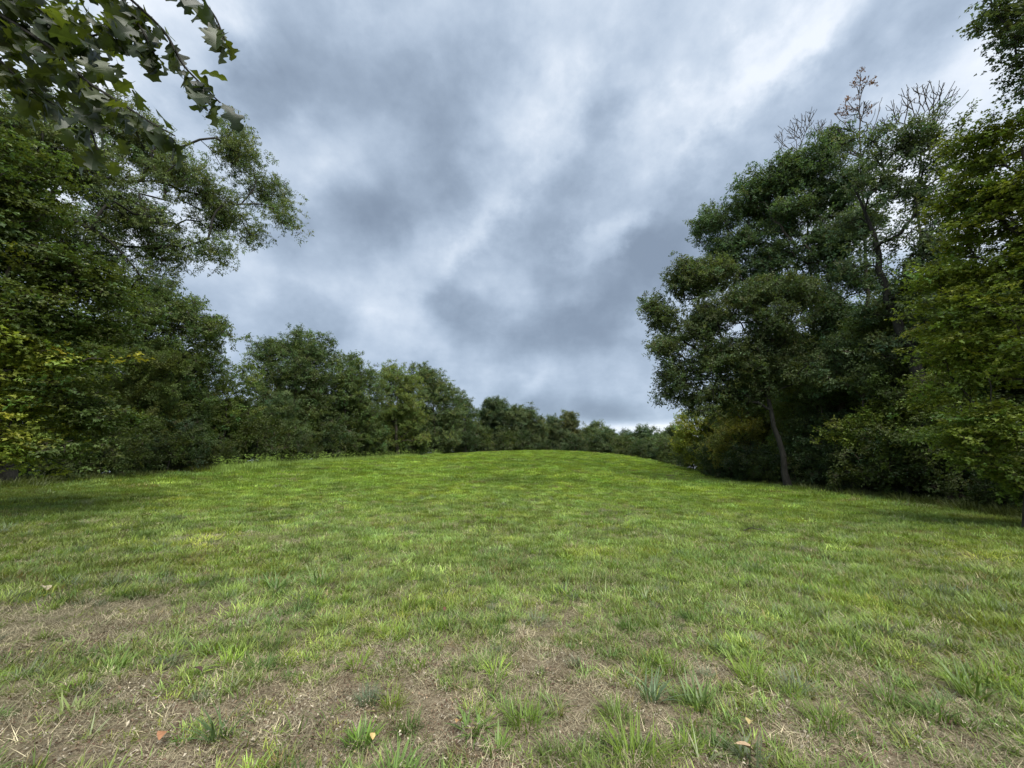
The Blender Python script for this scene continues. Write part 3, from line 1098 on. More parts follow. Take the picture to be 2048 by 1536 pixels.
# ---- rows of wood behind: full trees copied from a few grown ones
def generic_tree(name, label, cat, group, h, seed, tint, leaf='large', dens=.8, low=.03, wide=.26, rad=.22, bark=M_BARK_DARK):
    r_ = np.random.default_rng(seed)
    tr = [np.array([0, 0, 0.])]
    for k in range(1, 6):
        tr.append(np.array([r_.normal(0, .03 * h), r_.normal(0, .03 * h), h * .86 * k / 5]))
    lobes = []
    for k in range(13):
        z = r_.uniform(low, .9)
        prof = math.sin(math.pi * min(1, (z + .15) * .85)) ** .6
        a = r_.uniform(0, 6.283)
        q = wide * h * prof * r_.uniform(.3, .85)
        lobes.append((np.array([math.cos(a) * q, math.sin(a) * q, z * h]), h * r_.uniform(.11, .17)))
    lobes.append((np.array([0, 0, h * .92]), h * .10))
    return build_tree(name, label, cat, group, tr, lobes, rad, tint, leaf=leaf, dens=dens, per=3, seed=seed, bark=bark, min_h=.03 * h)


def copy_tree(root, loc, rz, s):
    c = root.copy()
    COL.objects.link(c)
    c.location = loc
    c.rotation_euler = (0, 0, rz)
    c.scale = (s, s, s)
    for ch in root.children:
        k = ch.copy()
        COL.objects.link(k)
        k.parent = c
    return c


FILL = [(0, 640), (200, 650), (300, 690), (420, 790), (470, 800), (600, 760), (690, 800), (740, 815), (800, 810), (900, 830), (960, 845), (1050, 845), (1100, 868), (1150, 862),
        (1300, 880), (1370, 872), (1420, 850), (1500, 760), (1560, 700), (1700, 590), (1850, 560), (2048, 540)]
_fa = np.array([slope_az(a, b)[1] for a, b in FILL])
_fs = np.array([slope_az(a, b)[0] for a, b in FILL])
_o = np.argsort(_fa)
_fa, _fs = _fa[_o], _fs[_o]

LAB_L = 'shadowed dark green tree in the back rows of the wood along the left side'
LAB_R = 'shadowed tree with dim leaves in the back rows of the wood along the right side'
LAB_F = 'distant dark tree in the back row of the far treeline beyond the crest'
protos = [generic_tree('forest_tree', LAB_L, 'tree', 'back row trees of the woods', 15.0, 201 + k, tn) for k, tn in
          enumerate([(.036, .058, .026), (.046, .068, .026), (.040, .066, .034), (.055, .078, .026)])]
used = [False] * 4
pr = np.random.default_rng(77)
placed = []
count = 0
tries = 0
while count < 120 and tries < 4000:
    tries += 1
    az = R(pr.uniform(-66, 66))
    D = float(edge_dist(np.array([az]))[0])
    back = pr.choice([1, 2, 3]) * pr.uniform(2.5, 5.0) * (1 + D / 60)
    if abs(math.degrees(az) - 8) < 14 and D > 45:
        back += 22
    r = D + back + 1.5
    x, y = r * math.sin(az), r * math.cos(az)
    mind = 2.6 + D * .035
    if any((x - a) ** 2 + (y - b) ** 2 < mind ** 2 for a, b in placed):
        continue
    z = hz(x, y)
    sl = float(np.interp(az, _fa, _fs))
    hmax = (sl * r + CAM_H - z) * pr.uniform(.88, 1.02)
    hh = min(hmax, 17.5)
    if hh < 3.5:
        continue
    placed.append((x, y))
    s = hh / 15.0
    k = int(pr.integers(0, 4))
    if not used[k]:
        used[k] = True
        o = protos[k]
        o.location = (x, y, z - .1)
        o.scale = (s, s, s)
    else:
        o = copy_tree(protos[k], (x, y, z - .1), pr.uniform(0, 6.28), s)
    px_az = math.degrees(az)
    o['label'] = LAB_L if px_az < -8 else (LAB_R if px_az > 21 else LAB_F)
    o['group'] = ('back row trees of the left wood' if px_az < -8 else
                  ('back row trees of the right wood' if px_az > 21 else 'back row trees of the far treeline'))
    count += 1
print('back trees', count, tries)


# shrubs closing the edge of the woods at the ground
def generic_shrub(name, label, group, seed, tint, leaf='mid'):
    r_ = np.random.default_rng(seed)
    tr = [np.array([0, 0, 0.]), np.array([.05, 0, .5]), np.array([.1, .05, 1.2])]
    lobes = []
    for k in range(8):
        a = r_.uniform(0, 6.283)
        q = r_.uniform(.1, 1.1)
        lobes.append((np.array([math.cos(a) * q, math.sin(a) * q, r_.uniform(.35, 1.9)]), r_.uniform(.45, .75)))
    return build_tree(name, label, 'shrub', group, tr, lobes, .05, tint, leaf=leaf, dens=4.0, per=2, seed=seed, min_h=0.0, leaf_scale=.75,
                      bark=M_BARK_DARK, tip_r=.008)


sh_protos = [generic_shrub('shrub', 'low leafy shrub', 'g', 301 + k, tn) for k, tn in
             enumerate([(.020, .034, .013), (.030, .046, .014), (.022, .038, .018)])]
sh_used = [False] * 3
azs = np.radians(np.concatenate([np.arange(-63, -14, 2.3), np.arange(26, 64, 2.6), np.arange(-64, -20, 1.9), np.arange(-20, 32, 3.2), np.arange(25, 64, 1.7)]))
row = 0
for az in azs:
    az = az + R(pr.normal(0, .5))
    D = float(edge_dist(np.array([az]))[0])
    row += 1
    r = D + (pr.uniform(3.2, 5.5) if row <= 37 else pr.uniform(.9, 2.6))
    x, y = r * math.sin(az), r * math.cos(az)
    s = pr.uniform(.6, 1.5) * (.75 + D / 90)
    k = int(pr.integers(0, 3))
    loc = (x, y, hz(x, y) - .08)
    if not sh_used[k]:
        sh_used[k] = True
        o = sh_protos[k]
        o.location = loc
        o.scale = (s, s, s)
    else:
        o = copy_tree(sh_protos[k], loc, pr.uniform(0, 6.28), s)
    dg = math.degrees(az)
    if dg < -8:
        o['label'], o['group'] = 'low dark shrub at the shaded foot of the left wood beside the grass', 'shrubs along the foot of the left wood'
    elif dg > 21:
        o['label'], o['group'] = 'low dark shrub at the shaded foot of the right wood beside the grass', 'shrubs along the foot of the right wood'
    else:
        o['label'], o['group'] = 'low dark shrub beyond the field crest under the far treeline', 'shrubs under the far treeline'


# ------------------------------------------------------------------ grass
def blade(b, r_, base, az, lean, L_, w, segs, curl, mat=0, bv=None):
    """tapering curved blade"""
    d = np.array([math.cos(az), math.sin(az), 0.])
    s = np.array([-d[1], d[0], 0.])
    vs = []
    p = np.array(base, float)
    ang = lean
    st = L_ / segs
    for i in range(segs + 1):
        t = i / segs
        ww = w * (1 - t ** 1.6) * .5
        if i < segs:
            vs += [p - s * ww, p + s * ww]
        else:
            vs.append(p.copy())
        p = p + (d * math.sin(ang) + np.array([0, 0, math.cos(ang)])) * st
        ang += curl / segs
        if p[2] < .004:
            p[2] = .004
    fs = [(2 * i, 2 * i + 1, 2 * i + 3, 2 * i + 2) for i in range(segs - 1)] + [(2 * segs - 2, 2 * segs - 1, 2 * segs)]
    b.add(vs, fs, mat, float(np.clip(r_.normal(.5, .25), 0, 1)) if bv is None else bv)


def tuft(seed, n, rad, L0, L1, w, segs=3, lean=(.15, .95), curl=(.3, 1.3), spread_out=True, mats=(M_BLADE,)):
    r_ = np.random.default_rng(seed)
    b = Buf()
    for i in range(n):
        a = r_.uniform(0, 6.283)
        q = rad * math.sqrt(r_.random())
        az = a + r_.normal(0, .8) if spread_out else r_.uniform(0, 6.283)
        blade(b, r_, (math.cos(a) * q, math.sin(a) * q, -.01), az, r_.uniform(*lean), r_.uniform(L0, L1), w * r_.uniform(.7, 1.3), segs,
              r_.uniform(*curl))
    return b


def tuft_coll(name, k, mats, **kw):
    return variant_collection(name, [tuft(500 + i * 7 + sum(map(ord, name)), **kw).build('%s_%d' % (name, i), list(mats), link=False) for i in range(k)])


C_NEAR = tuft_coll('near_tuft', 8, [M_BLADE], n=22, rad=.055, L0=.035, L1=.115, w=.0072, segs=3, lean=(.3, 1.25), curl=(.3, 1.2))
C_MID = tuft_coll('mid_tuft', 8, [M_BLADE], n=90, rad=.22, L0=.045, L1=.15, w=.0092, segs=3, lean=(.25, 1.2))
C_FAR = tuft_coll('far_tuft', 8, [M_BLADE], n=180, rad=.62, L0=.07, L1=.19, w=.017, segs=2, lean=(.2, 1.15))
C_THATCH = tuft_coll('thatch', 8, [M_THATCH], n=46, rad=.13, L0=.03, L1=.11, w=.0026, segs=2, lean=(1.0, 1.5), curl=(-.1, .5), spread_out=False)


def sector_points(n, r0, r1, a0=-66, a1=66, r_=None):
    r_ = r_ or rng
    r = np.sqrt(r_.uniform(r0 * r0, r1 * r1, n))
    a = np.radians(r_.uniform(a0, a1, n))
    return r * np.sin(a), r * np.cos(a), r, a


# colour zones of the sward: bright lime on the crest, olive at the sides
def sward_tint(x, y, r_, n):
    r = np.hypot(x, y)
    az = np.degrees(np.arctan2(x, y))
    near = np.array([.20, .275, .075])
    far = np.array([.215, .310, .058])
    olive = np.array([.165, .205, .058])
    deep = np.array([.115, .185, .052])
    t = sstep(6, 26, r)[:, None]
    c = near * (1 - t) + far * t
    n1 = vnoise(x, y, 2.4, 61)
    n2 = vnoise(x, y, .7, 67)
    side = np.clip(sstep(30, 52, az) * .5 + sstep(-32, -52, az) * .75, 0, 1)[:, None]
    c = c * (1 - side) + olive * side
    k = (sstep(.52, .70, n1) * .5)[:, None]
    c = c * (1 - k) + deep * k
    c = c * (.60 + .80 * n2)[:, None]
    yel = sstep(.60, .75, vnoise(x, y, 1.3, 71))[:, None] * .45
    c = c * (1 - yel) + c * np.array([1.45, 1.25, .8]) * yel
    c = c * np.exp(r_.normal(0, .26, n))[:, None]
    straw = (r_.random(n) < .05 + .09 * (1 - sstep(5, 14, r)))[:, None]
    c = np.where(straw, np.array([.22, .20, .11]) * np.exp(r_.normal(0, .2, n))[:, None], c)
    hue = r_.normal(0, .08, n)[:, None]
    return c * np.concatenate([1 + hue, np.ones((n, 1)), 1 - hue], 1)


def lay(name, coll, nvar, x, y, scl, tint, r_, tilt=.12, dz=0.0):
    n = len(x)
    z = height(x, y) + dz
    rot = np.column_stack([r_.normal(0, tilt, n), r_.normal(0, tilt, n), r_.uniform(0, 6.283, n)])
    return scatter(name, np.column_stack([x, y, z]), rot, scl, r_.integers(0, nvar, n), tint, coll)


gr = np.random.default_rng(5)
# fine turf near the camera
x, y, r, a = sector_points(30000, 1.0, 9.5, r_=gr)
b_ = bare_amount(x, y)
clump = vnoise(x, y, .22, 81, 2)
keep = gr.random(len(x)) < np.clip((1 - b_) * .95 - .1 + (clump - .5) * 1.7, 0.10, 1)
x, y, b_ = x[keep], y[keep], b_[keep]
s = gr.uniform(.7, 1.35, len(x)) * (1 - .35 * b_) * (.8 + .5 * vnoise(x, y, .9, 83))
o = lay('turf_grass', C_NEAR, 8, x, y, s, sward_tint(x, y, gr, len(x)), gr)
tag(o, 'short green turf grass growing in thin clumps over the nearest ground', 'grass', kind='stuff')
# meadow in the middle distance
x, y, r, a = sector_points(17000, 5.0, 24, r_=gr)
D = edge_dist(a)
keep = (gr.random(len(x)) < np.clip((1 - bare_amount(x, y)) * 1.1 - .1, 0, 1)) & (r < D + .6) & (gr.random(len(x)) < sstep(4.5, 8, r))
x, y = x[keep], y[keep]
s = gr.uniform(.75, 1.3, len(x))
o = lay('meadow_grass', C_MID, 8, x, y, s, sward_tint(x, y, gr, len(x)), gr)
tag(o, 'uneven mown green grass covering the middle of the field', 'grass', kind='stuff')
x, y, r, a = sector_points(30000, 20, 76, -60, 60, r_=gr)
D = edge_dist(a)
keep = (r < D + 1.2) & (gr.random(len(x)) < .35 + .65 * sstep(20, 26, r))
x, y = x[keep], y[keep]
s = gr.uniform(.75, 1.25, len(x))
o = lay('hilltop_grass', C_FAR, 8, x, y, s * 1.0, sward_tint(x, y, gr, len(x)), gr)
tag(o, 'bright lime green grass on the rise and crest of the field', 'grass', kind='stuff')
# dry thatch
x, y, r, a = sector_points(34000, .9, 15, r_=gr)
keep = gr.random(len(x)) < np.clip(.5 + bare_amount(x, y) * .6 - .35 * sstep(6, 14, r), 0, 1)
x, y = x[keep], y[keep]
n = len(x)
tn = np.array([.31, .27, .175]) * np.exp(gr.normal(0, .40, n))[:, None] * (.7 + .6 * vnoise(x, y, .4, 91))[:, None]
o = lay('dry_thatch', C_THATCH, 8, x, y, gr.uniform(.55, 1.15, n) * (1 + np.hypot(x, y) * .06), tn, gr, .1, .004)
tag(o, 'matted brown dead grass lying between the green clumps', 'dead grass', kind='stuff')

C_CLUMP = tuft_coll('clump', 8, [M_BLADE], n=64, rad=.07, L0=.06, L1=.17, w=.0085, segs=4, lean=(.1, 1.25), curl=(.2, 1.0))
x, y, r, a = sector_points(4200, 1.6, 16, r_=gr)
x = x + gr.normal(0, .05, len(x))
keep = (vnoise(x, y, .9, 131) > .42) & (gr.random(len(x)) < np.where(r < 8, .75, .5))
x, y = x[keep], y[keep]
n = len(x)
pk = gr.random(n)[:, None]
tn = np.where(pk < .5, np.array([.20, .29, .05]), np.where(pk < .8, np.array([.105, .170, .045]), np.array([.150, .185, .110]))) * np.exp(gr.normal(0, .2, n))[:, None]
o = lay('coarse_grass', C_CLUMP, 8, x, y, gr.uniform(.5, 1.35, n), tn, gr)
tag(o, 'coarse broad bladed grass clumps dotted through the short turf', 'grass', kind='stuff')
# weeds along the foot of the woods
azw = np.radians(np.concatenate([gr.uniform(-60, -14, 700), gr.uniform(24, 60, 700)]))
rw = edge_dist(azw) + gr.normal(.5, .7, len(azw))
x, y = rw * np.sin(azw), rw * np.cos(azw)
n = len(x)
tn = np.array([.11, .135, .045]) * np.exp(gr.normal(0, .3, n))[:, None]
o = lay('edge_weeds', C_CLUMP, 8, x, y, gr.uniform(1.5, 3.6, n), tn, gr)
tag(o, 'rank weeds and long grass along the shaded foot of the woods', 'weeds', kind='stuff')

# curled dry leaf flakes on the bare soil
def chip(seed):
    r_ = np.random.default_rng(seed)
    b = Buf()
    for i in range(12):
        c = np.array([r_.normal(0, .05), r_.normal(0, .05), r_.uniform(.004, .014)])
        a0 = r_.uniform(0, 6.28)
        L_, w = r_.uniform(.004, .012), r_.uniform(.002, .006)
        d = np.array([math.cos(a0), math.sin(a0), r_.normal(0, .35)])
        sd = np.array([-math.sin(a0), math.cos(a0), r_.normal(0, .35)])
        b.add([c - d * L_, c + sd * w + [0, 0, .003], c + d * L_, c - sd * w + [0, 0, .004]], [(0, 1, 2), (0, 2, 3)], 0, float(r_.random()))
    return b


C_CHIP = variant_collection('chips', [chip(900 + i).build('chip_%d' % i, [M_THATCH], link=False) for i in range(8)])
x, y, r, a = sector_points(15000, .9, 6.0, r_=gr)
keep = gr.random(len(x)) < np.clip(bare_amount(x, y) * 1.1 - .25, 0, 1)
x, y = x[keep], y[keep]
n = len(x)
pick = gr.random(n)
tn = np.where((pick < .35)[:, None], np.array([.31, .275, .21]), np.where((pick < .7)[:, None], np.array([.20, .145, .095]), np.array([.10, .06, .04]))) * np.exp(gr.normal(0, .25, n))[:, None]
o = lay('leaf_litter', C_CHIP, 8, x, y, gr.uniform(.7, 1.5, n), tn, gr, .08, .003)
tag(o, 'small pale and brown flakes of dry leaf scattered over the bare soil', 'leaf litter', kind='stuff')

# long pale blades standing above the turf
C_LONG = tuft_coll('long_blades', 6, [M_BLADE], n=8, rad=.04, L0=.10, L1=.22, w=.0090, segs=4, lean=(.2, .8), curl=(.5, 1.7))
x, y, r, a = sector_points(8500, 2.2, 34, r_=gr)
D = edge_dist(a)
keep = (gr.random(len(x)) < .25 + .75 * sstep(.5, .68, vnoise(x, y, 1.1, 97))) & (r < D) & (gr.random(len(x)) < 1 - .7 * bare_amount(x, y))
x, y = x[keep], y[keep]
n = len(x)
tn = np.where((gr.random(n) < .35)[:, None], np.array([.30, .35, .19]), np.array([.15, .215, .06])) * np.exp(gr.normal(0, .2, n))[:, None]
o = lay('long_grass', C_LONG, 6, x, y, gr.uniform(.7, 1.25, n), tn, gr)
tag(o, 'scattered longer arching grass blades with pale undersides above the turf', 'grass', kind='stuff')

# tall grass fringe with seed heads on the left ridge
def seed_tuft(seed):
    r_ = np.random.default_rng(seed)
    b = Buf()
    for i in range(34):
        a0 = r_.uniform(0, 6.283)
        q = .35 * math.sqrt(r_.random())
        blade(b, r_, (math.cos(a0) * q, math.sin(a0) * q, 0), r_.uniform(0, 6.28), r_.uniform(.05, .5), r_.uniform(.25, .5), .016, 3, r_.uniform(.2, .9))
    for i in range(2):
        base = np.array([r_.normal(0, .15), r_.normal(0, .15), 0.])
        top = base + np.array([r_.normal(0, .08), r_.normal(0, .08), r_.uniform(.5, .72)])
        b.add([base + [.005, 0, 0], base - [.005, 0, 0], top], [(0, 1, 2)], 0, .8)
        for k in range(4):
            a1 = r_.uniform(0, 6.28)
            e = top + np.array([math.cos(a1) * .10, math.sin(a1) * .10, r_.uniform(.0, .1)])
            b.add([top, top + [0, 0, .014], e], [(0, 1, 2)], 0, 1.0)
            b.add([top, top + [.010, 0, 0], e], [(0, 1, 2)], 0, 1.0)
    return b


C_SEED = variant_collection('seed_tufts', [seed_tuft(950 + i).build('seed_tuft_%d' % i, [M_BLADE], link=False) for i in range(6)])
fx, fy = [], []
for i in range(420):
    px = gr.uniform(435, 880)
    dd = np.interp(px, [430, 520, 600, 720, 870], [30.2, 34, 39, 47, 57]) - abs(gr.normal(0, 1.3))
    py = np.interp(px, [430, 520, 600, 720, 870], [941, 932, 926, 919, 911])
    p = at(px, py, dd)
    fx.append(p[0])
    fy.append(p[1])
fx, fy = np.array(fx), np.array(fy)
n = len(fx)
tn = np.array([.24, .34, .08]) * np.exp(gr.normal(0, .15, n))[:, None]
o = lay('tall_grass_fringe', C_SEED, 6, fx, fy, gr.uniform(.8, 1.4, n), tn, gr, .05)
tag(o, 'fringe of taller grass with pale seed heads along the left ridge of the field', 'tall grass', kind='stuff')

# ------------------------------------------------------------------ individual clumps one can point to
TUFTS = [
    # px, py(base), kind, scale, colour, label
    (1050, 1450, 'fine', 1.25, (.115, .175, .030), 'dense yellow-green grass clump low in the middle foreground'),
    (722, 1488, 'broad', 1.0, (.110, .190, .028), 'small bright green rosette of broad blades on bare soil at lower left of centre'),
    (785, 1415, 'fine', .9, (.130, .180, .026), 'bright olive-yellow clump beside a grey-green tuft left of centre foreground'),
    (738, 1405, 'fine', .9, (.085, .120, .065), 'grey-green drooping tuft touching the olive-yellow clump'),
    (1268, 1520, 'fine', 1.5, (.125, .185, .026), 'largest yellow-green clump at the bottom edge right of centre'),
    (1232, 1435, 'fine', 1.0, (.105, .160, .030), 'round green clump just above the largest yellow-green one at the bottom edge'),
    (945, 1460, 'broad', 1.1, (.105, .170, .040), 'pale green spiky clump beside the small tan leaf at the bottom centre'),
    (990, 1505, 'broad', 1.0, (.100, .160, .030), 'spreading green clump below the pale spiky one at the bottom centre'),
    (1105, 1515, 'fine', .9, (.095, .140, .030), 'low green clump at the bottom edge between the centre and the largest clump'),
    (1135, 1190, 'broad', 1.5, (.120, .210, .030), 'vivid lime green patch of broad leaves in the middle of the field front'),
    (552, 1180, 'long', 1.5, (.105, .170, .050), 'left of two tall fans of broad arching blades in the left middle field'),
    (640, 1172, 'long', 1.4, (.110, .175, .050), 'right of two tall fans of broad arching blades in the left middle field'),
    (1345, 1345, 'fine', 1.2, (.115, .175, .028), 'yellow-green clump on the brown patch right of centre'),
    (1400, 1420, 'long', 1.1, (.100, .155, .040), 'upright leaning clump of long blades right of the round green clump'),
    (235, 1335, 'broad', 1.2, (.115, .185, .040), 'bright green weed clump alone on the brown ground at left'),
    (150, 1425, 'broad', 1.2, (.150, .185, .060), 'pale yellowish weed clump at lower left on dry ground'),
    (370, 1485, 'broad', .6, (.100, .180, .025), 'tiny bright green sprout beside the orange fallen leaf'),
    (440, 1475, 'long', .9, (.070, .110, .040), 'dark green leaning tuft between the orange leaf and the bare soil'),
    (1300, 1400, 'long', 1.1, (.110, .160, .080), 'tall pale blade tuft bending left above the big yellow-green clump'),
    (1650, 1450, 'fine', 1.3, (.110, .165, .030), 'yellow-green clump at lower right beside the brown streak'),
    (1780, 1405, 'fine', 1.2, (.090, .140, .030), 'green clump on the right foreground above the brown streak'),
    (1945, 1395, 'long', 1.2, (.085, .130, .030), 'green leaning clump near the right edge of the foreground'),
    (800, 1335, 'broad', .9, (.125, .185, .040), 'light yellow-green small clump amid dry thatch left of centre'),
    (1430, 1110, 'broad', 1.6, (.130, .220, .028), 'vivid lime weed patch in the right middle field, left one'),
    (1560, 1125, 'broad', 1.6, (.125, .210, .028), 'vivid lime weed patch in the right middle field, right one'),
]
KINDS = {
    'fine': dict(n=120, rad=.06, L0=.07, L1=.17, w=.0045, segs=4, lean=(.05, 1.15), curl=(.2, 1.0)),
    'broad': dict(n=44, rad=.045, L0=.06, L1=.15, w=.011, segs=4, lean=(.3, 1.3), curl=(.1, .9)),
    'long': dict(n=34, rad=.05, L0=.14, L1=.27, w=.010, segs=5, lean=(.1, .8), curl=(.5, 1.5)),
}
tuft_mats = {}
for i, (px, py, kind, sc_, colr, lb) in enumerate(TUFTS):
    gx, gy = gp(px, py)
    # follow the true ground
    for _ in range(4):
        z = hz(gx, gy)
        d = pix_dir(px, py)
        t = (CAM_H - z) / -d[2]
        gx, gy = d[0] * t, d[1] * t
    b = tuft(1200 + i, **KINDS[kind])
    colr = tuple(min(.45, c * 1.35) for c in colr)
    mt = foliage_mat('clump_blades', colr, .30, .42, .45, (1.2, 1.2, .6), instanced=False)
    o = b.build('grass_clump', [mt])
    o.location = (gx, gy, hz(gx, gy))
    o.scale = (sc_ * 1.25, sc_ * 1.25, sc_ * 1.1)
    tag(o, lb, 'grass clump')


# fallen leaves and a dead twig
def leaf_outline(kind, L_, r_):
    """half outline (t along the midrib, width) of a leaf, unit length"""
    if kind == 'oak':
        pts = [(0, .0), (.08, .05), (.16, .19), (.24, .27), (.28, .27), (.33, .19), (.39, .16), (.45, .24), (.50, .37), (.56, .44), (.61, .43), (.64, .31), (.68, .20),
               (.73, .18), (.79, .25), (.85, .30), (.89, .26), (.93, .14), (1.0, 0)]
        return [(t, w * r_.uniform(.8, 1.15)) for t, w in pts]
    return [(0, 0), (.12, .12), (.3, .24), (.5, .28), (.7, .22), (.88, .10), (1, 0)]


def leaf_mesh(name, kind, L_, seed, mat, curl=.5, fold=.25, stem=True):
    r_ = np.random.default_rng(seed)
    right, left = leaf_outline(kind, L_, r_), leaf_outline(kind, L_, r_)
    b = Buf()
    n = len(right)

    def P(t, w, sgn):
        x_ = sgn * w * L_
        ang = curl * t
        y_ = math.sin(ang) / max(curl, 1e-3) * L_ if curl > .01 else t * L_
        z_ = -(1 - math.cos(ang)) / max(curl, 1e-3) * L_ if curl > .01 else 0
        z_ += fold * abs(x_) + .10 * w * L_ * math.sin(9 * t + sgn + seed)
        return np.array([x_, y_, z_])
    vs = []
    for i in range(n):
        vs.append(P(right[i][0], 0, 1))
    for i in range(n):
        vs.append(P(right[i][0], right[i][1], 1))
    for i in range(n):
        vs.append(P(left[i][0], left[i][1], -1))
    fs = []
    for i in range(n - 1):
        fs.append((i, n + i, n + i + 1, i + 1))
        fs.append((i, i + 1, 2 * n + i + 1, 2 * n + i))
    b.add(vs, fs, 0, .5)
    if stem:
        w = .0016
        b.add([np.array([-w, 0, 0]), np.array([w, 0, 0]), np.array([0, -.22 * L_, .02 * L_]), np.array([0, -.22 * L_, -.02 * L_])], [(0, 1, 2), (1, 0, 3)], 1, .5)
    o = b.build(name, [mat, M_TWIG], link=False, smooth=False)
    return o.data


def plain_mat(name, c, rough=.7):
    mt, N, L = new_mat(name)
    tc = N.new('ShaderNodeTexCoord')
    nz = mnoise(N, L, tc.outputs['Object'], 40, 5)
    col = mmix(N, L, 1.0, mramp(N, L, nz, [(.3, (.65, .6, .55)), (.7, (1.15, 1.1, 1.05))]), c, 'MULTIPLY')
    bs = N.new('ShaderNodeBsdfPrincipled')
    L.new(col, bs.inputs['Base Color'])
    bs.inputs['Roughness'].default_value = rough
    out = N.new('ShaderNodeOutputMaterial')
    L.new(bs.outputs[0], out.inputs[0])
    return mt


def ground_pt(px, py):
    gx, gy = gp(px, py)
    for _ in range(4):
        z = hz(gx, gy)
        d = pix_dir(px, py)
        t = (CAM_H - z) / -d[2]
        gx, gy = d[0] * t, d[1] * t
    return gx, gy, hz(gx, gy)


FALLEN = [
    (335, 1482, .13, (.33, .17, .085), 200, 'orange-brown fallen leaf on the dry ground at lower left'),
    (1508, 1462, .10, (.42, .36, .16), 140, 'pale yellow fallen leaf standing in the grass at lower right'),
    (1515, 1530, .12, (.36, .27, .17), 80, 'tan curled leaf at the bottom edge right of centre'),
    (921, 1462, .09, (.38, .25, .11), 170, 'small tan leaf leaning on the pale green spiky clump'),
    (744, 1500, .06, (.55, .42, .18), 30, 'tiny yellow leaf just below the bright green rosette'),
    (90, 1192, .15, (.45, .40, .30), 60, 'whitish dry leaf lying near the left edge of the field'),
    (402, 1358, .09, (.06, .03, .025), 100, 'dark maroon leaf among the grey-green grass at left'),
    (888, 1232, .07, (.12, .05, .03), 10, 'small reddish brown leaf in the grass at centre left'),
]
for i, (px, py, L_, c, rz, lb) in enumerate(FALLEN):
    gx, gy, z = ground_pt(px, py)
    me = leaf_mesh('fallen_leaf', 'oval', L_, 40 + i, plain_mat('dry_leaf', c), curl=.9, fold=.5)
    o = bpy.data.objects.new('fallen_leaf', me)
    COL.objects.link(o)
    o.location = (gx, gy, z + .05)
    o.rotation_euler = (R(35 + 5 * i % 20), R(10), R(rz))
    tag(o, lb, 'leaf')

gx, gy, z = ground_pt(1515, 1070)
tw_root = empty('dead_twig', (gx, gy, z))
tag(tw_root, 'brown dead twig with side shoots lying in the grass on the right', 'twig')
tb = []
tr_ = np.random.default_rng(3)
main = np.array([[-.32, 0, .10], [-.12, .03, .16], [.08, -.02, .12], [.30, .05, .08]])
tb.append((main, np.array([.012, .011, .009, .005])))
tubes(tb, [M_BARK], 'stem', tw_root, np.zeros(3))
for k in range(6):
    p0 = main[0] + (main[3] - main[0]) * (.15 + .14 * k) + [0, 0, .04]
    p1 = p0 + np.array([tr_.normal(0, .09), tr_.normal(0, .07), tr_.uniform(.02, .12)])
    p2 = p1 + np.array([tr_.normal(0, .05), tr_.normal(0, .05), tr_.uniform(-.02, .06)])
    tubes([(np.array([p0, p1, p2]), np.array([.007, .005, .003]))], [M_BARK], 'shoot', tw_root, np.zeros(3))

# ------------------------------------------------------------------ the oak bough overhead at upper left
TR = np.array([-6.2, .2, 0.])
TR[2] = hz(TR[0], TR[1])
oak = empty('red_oak_tree', TR)
tag(oak, 'nearest oak, its bough of large pointed lobed leaves hanging into the upper left corner', 'tree')
trunk_pts = np.array([TR + [0, 0, -.2], TR + [.05, .05, 1.5], TR + [.1, 0, 3.2], TR + [.0, .1, 5], TR + [.15, 0, 7.5], TR + [0, 0, 10.5]])
tt = np.linspace(0, 1, 20)
ti = np.linspace(0, 1, len(trunk_pts))
tp = np.column_stack([np.interp(tt, ti, trunk_pts[:, k]) for k in range(3)])
tubes([(tp, np.linspace(.27, .10, 20))], [M_BARK], 'trunk', oak, TR)


def nearp(px, py, depth):
    d = pix_dir(px, py)
    return np.array([0, 0, CAM_H]) + d * depth * .86


limb_start = TR + np.array([.1, .05, 3.6])
knot = nearp(-150, -60, 2.9)
LIMBS = [np.array([limb_start, limb_start * .55 + knot * .45 + [0, 0, .35], knot])]
TWIGS = [
    [(-150, -60, 2.9), (0, 30, 2.75), (110, 100, 2.6), (175, 165, 2.5), (240, 205, 2.45), (300, 245, 2.4), (350, 272, 2.35)],
    [(-150, -60, 2.9), (20, -30, 2.8), (80, 20, 2.7), (130, 60, 2.65), (200, 105, 2.6)],
    [(-150, -60, 2.9), (80, -70, 2.8), (220, -40, 2.6), (330, 60, 2.45), (365, 130, 2.4), (405, 170, 2.38), (440, 205, 2.36)],
    [(-150, -60, 2.9), (100, -120, 2.7), (300, -70, 2.5), (400, -10, 2.4), (432, 35, 2.35), (448, 75, 2.32)],
    [(-150, -60, 2.9), (-60, 60, 2.9), (10, 130, 2.8), (60, 180, 2.75), (110, 210, 2.7)],
    [(175, 165, 2.5), (190, 210, 2.5), (178, 250, 2.5), (195, 300, 2.48)],
    [(220, -40, 2.6), (260, 20, 2.55), (290, 70, 2.5), (310, 110, 2.5)],
    [(0, 30, 2.75), (60, 60, 2.9), (150, 80, 2.95), (230, 60, 2.9), (300, 40, 2.85)],
]
for l in LIMBS:
    t_ = np.linspace(0, 1, 14)
    a_ = ((1 - t_) ** 2)[:, None] * l[0] + (2 * t_ * (1 - t_))[:, None] * l[1] + (t_ ** 2)[:, None] * l[2]
    tubes([(a_, np.linspace(.075, .022, 14))], [M_BARK], 'limb', oak, TR)
twig_world = []
